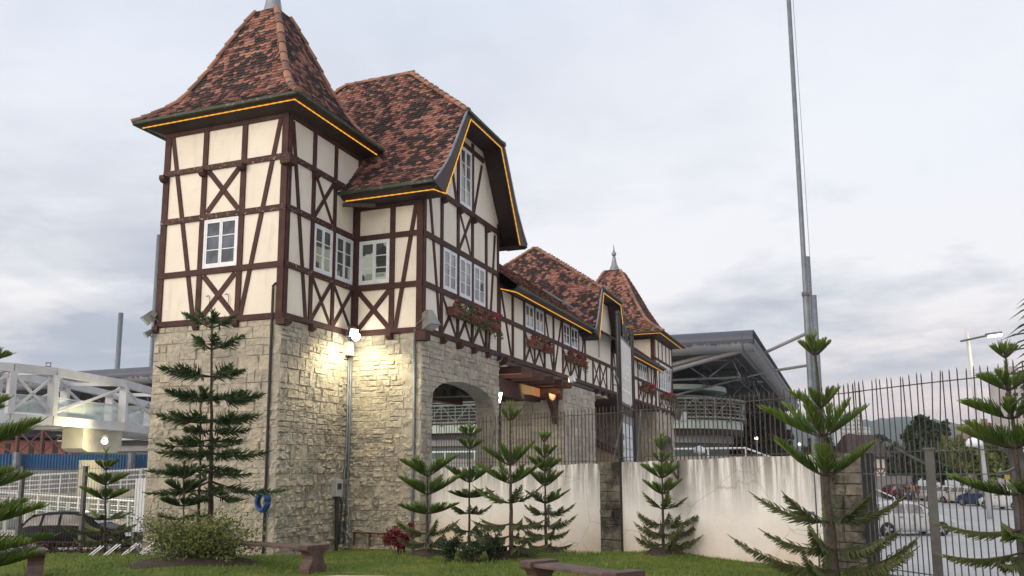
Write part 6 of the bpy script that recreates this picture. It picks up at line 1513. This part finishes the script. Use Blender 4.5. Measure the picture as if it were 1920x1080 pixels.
# ================================================================== SKY, LIGHT, CAMERA
w = bpy.data.worlds.new('World'); SC.world = w; w.use_nodes = True; nt = w.node_tree; nt.nodes.clear()
SUN_AZ, SUN_EL = R(205), R(14)      # bright part of the sky, behind the camera (compass bearing in +Y = 0, clockwise)
out = nt.nodes.new('ShaderNodeOutputWorld')
sky = nt.nodes.new('ShaderNodeTexSky'); sky.sky_type = 'NISHITA'; sky.sun_disc = False; sky.sun_elevation = SUN_EL; sky.sun_rotation = SUN_AZ; sky.dust_density = 2.5; sky.air_density = 1.2
bg1 = nt.nodes.new('ShaderNodeBackground'); bg1.inputs[1].default_value = .10; nt.links.new(sky.outputs[0], bg1.inputs[0])
tc = nt.nodes.new('ShaderNodeTexCoord'); sx = nt.nodes.new('ShaderNodeSeparateXYZ'); nt.links.new(tc.outputs['Generated'], sx.inputs[0])
el = sx.outputs[2]
base = ramp(nt, [(0.0, (.86, .71, .66)), (.05, (.93, .77, .73)), (.11, (.90, .83, .83)), (.2, (.95, .93, .95)), (.34, (.86, .885, .95)), (.5, (.76, .81, .91)), (1, (.66, .75, .88))], el)
# cloud layer: directions projected on a flat ceiling, so banks get thinner towards the horizon
zc_ = mathn(nt, 'ADD', mathn(nt, 'MAXIMUM', el, .0), .14)
cx_ = mathn(nt, 'DIVIDE', sx.outputs[0], zc_); cy_ = mathn(nt, 'DIVIDE', sx.outputs[1], zc_)
cv = nt.nodes.new('ShaderNodeCombineXYZ'); nt.links.new(cx_, cv.inputs[0]); nt.links.new(cy_, cv.inputs[1])
def cn(scale, off, detail=8, rough=.58, dist=.3):
    mp = nt.nodes.new('ShaderNodeMapping'); mp.inputs['Location'].default_value = off; nt.links.new(cv.outputs[0], mp.inputs[0])
    n = nt.nodes.new('ShaderNodeTexNoise'); n.inputs['Scale'].default_value = scale; n.inputs['Detail'].default_value = detail; n.inputs['Roughness'].default_value = rough; n.inputs['Distortion'].default_value = dist; nt.links.new(mp.outputs[0], n.inputs['Vector']); return n.outputs['Fac']
n1 = cn(.62, (.4, 13, 5)); n2 = cn(1.7, (3, 3, 9))
band = ramp(nt, [(.0, (.05, .05, .05)), (.06, (.3, .3, .3)), (.12, (1, 1, 1)), (.25, (.8, .8, .8)), (.36, (.35, .35, .35)), (.55, (.2, .2, .2))], el).outputs[0]
dk = mathn(nt, 'ADD', mathn(nt, 'MULTIPLY', n1, .65), mathn(nt, 'MULTIPLY', n2, .35))
dkm = mathn(nt, 'MULTIPLY', ramp(nt, [(.455, (0, 0, 0)), (.575, (1, 1, 1))], dk).outputs[0], band)
c1 = mix(nt, mathn(nt, 'MULTIPLY', dkm, .95), base.outputs[0], (.42, .47, .57))
wh = ramp(nt, [(.50, (0, 0, 0)), (.72, (1, 1, 1))], cn(.8, (1.2, 9.3, 2.))).outputs[0]
c2 = mix(nt, mathn(nt, 'MULTIPLY', wh, .45), c1, (.97, .96, .97))
# sunset glow: the sky behind the camera is warmer and brighter
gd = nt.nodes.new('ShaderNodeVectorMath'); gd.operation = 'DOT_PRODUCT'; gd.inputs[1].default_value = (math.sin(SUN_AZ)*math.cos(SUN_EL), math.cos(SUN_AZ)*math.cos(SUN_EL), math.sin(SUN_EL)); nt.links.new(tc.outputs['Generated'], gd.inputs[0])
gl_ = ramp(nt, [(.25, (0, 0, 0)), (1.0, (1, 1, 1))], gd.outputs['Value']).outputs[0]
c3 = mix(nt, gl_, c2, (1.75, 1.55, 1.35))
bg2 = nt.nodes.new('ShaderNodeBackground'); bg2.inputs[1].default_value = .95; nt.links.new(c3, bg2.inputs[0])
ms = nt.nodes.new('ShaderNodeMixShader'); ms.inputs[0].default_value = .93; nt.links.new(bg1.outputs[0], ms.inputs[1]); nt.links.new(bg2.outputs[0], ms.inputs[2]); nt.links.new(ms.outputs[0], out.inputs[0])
def light(kind, name, loc, energy, col, **k):
    l = bpy.data.lights.new(name, kind); l.energy = energy; l.color = col
    for a, v in k.items(): setattr(l, a, v)
    o = bpy.data.objects.new(name, l); o.location = loc; return link(o)
s = light('SUN', 'evening_sun', (0, -30, 30), 1.15, (1., .93, .84), angle=R(45))
d = V((-math.sin(SUN_AZ)*math.cos(SUN_EL), -math.cos(SUN_AZ)*math.cos(SUN_EL), -math.sin(SUN_EL))); s.rotation_euler = d.to_track_quat('-Z', 'Y').to_euler()
o = light('SPOT', 'floodlight_lamp', (.95, 2.25, 5.50), 290, (1., .87, .56), spot_size=R(160), spot_blend=.6, shadow_soft_size=.12); o.rotation_euler = V((-.15, .1, -1)).to_track_quat('-Z', 'Y').to_euler()
light('POINT', 'bridge_lamp', tuple(at(196, 828, 43.7)), 420, (1., .86, .5), shadow_soft_size=.15)
light('POINT', 'lantern_lamp', (2.2, 10.5, 4.1), 130, (1, .95, .74), shadow_soft_size=.15)
o = light('SPOT', 'gallery_spot', (2.70, 16.2, 4.99), 300, (1., .68, .28), spot_size=R(75), spot_blend=.3, shadow_soft_size=.04); o.rotation_euler = V((-1, -.50, .16)).to_track_quat('-Z', 'Y').to_euler()
light('POINT', 'street_lamp_light', tuple(at(1863, 632, 48.9)), 200, (1., .88, .6), shadow_soft_size=.2)

cam = bpy.data.cameras.new('camera'); co = link(bpy.data.objects.new('camera', cam)); SC.camera = co
cam.sensor_width = 36; cam.lens = 36*F/1920; cam.shift_y = (CY-540)/1920; cam.clip_start = .1; cam.clip_end = 6000
mt = Matrix((RT, UP, -fw)).transposed().to_4x4(); mt.translation = EYE; co.matrix_world = mt
SC.view_settings.view_transform = 'Standard'; SC.view_settings.look = 'None'; SC.view_settings.gamma = 1; SC.view_settings.exposure = .2
SC.cycles.max_bounces = 6; SC.cycles.use_denoising = True
# ------------------------------------------------------------------ evening air
m = MB(); m.box(-2300, 2300, -80, 3000, STREET-1.0, 125)
hz = m.build('haze', None); hz.data.materials.clear()
mh = bpy.data.materials.new('evening_haze'); mh.use_nodes = True; nt = mh.node_tree; nt.nodes.clear()
o_ = nt.nodes.new('ShaderNodeOutputMaterial'); pv = nt.nodes.new('ShaderNodeVolumePrincipled'); pv.inputs['Color'].default_value = (.74, .84, .98, 1); pv.inputs['Density'].default_value = .00024; pv.inputs['Anisotropy'].default_value = .2
nt.links.new(pv.outputs[0], o_.inputs['Volume']); hz.data.materials.append(mh); tag(hz, kind='stuff')
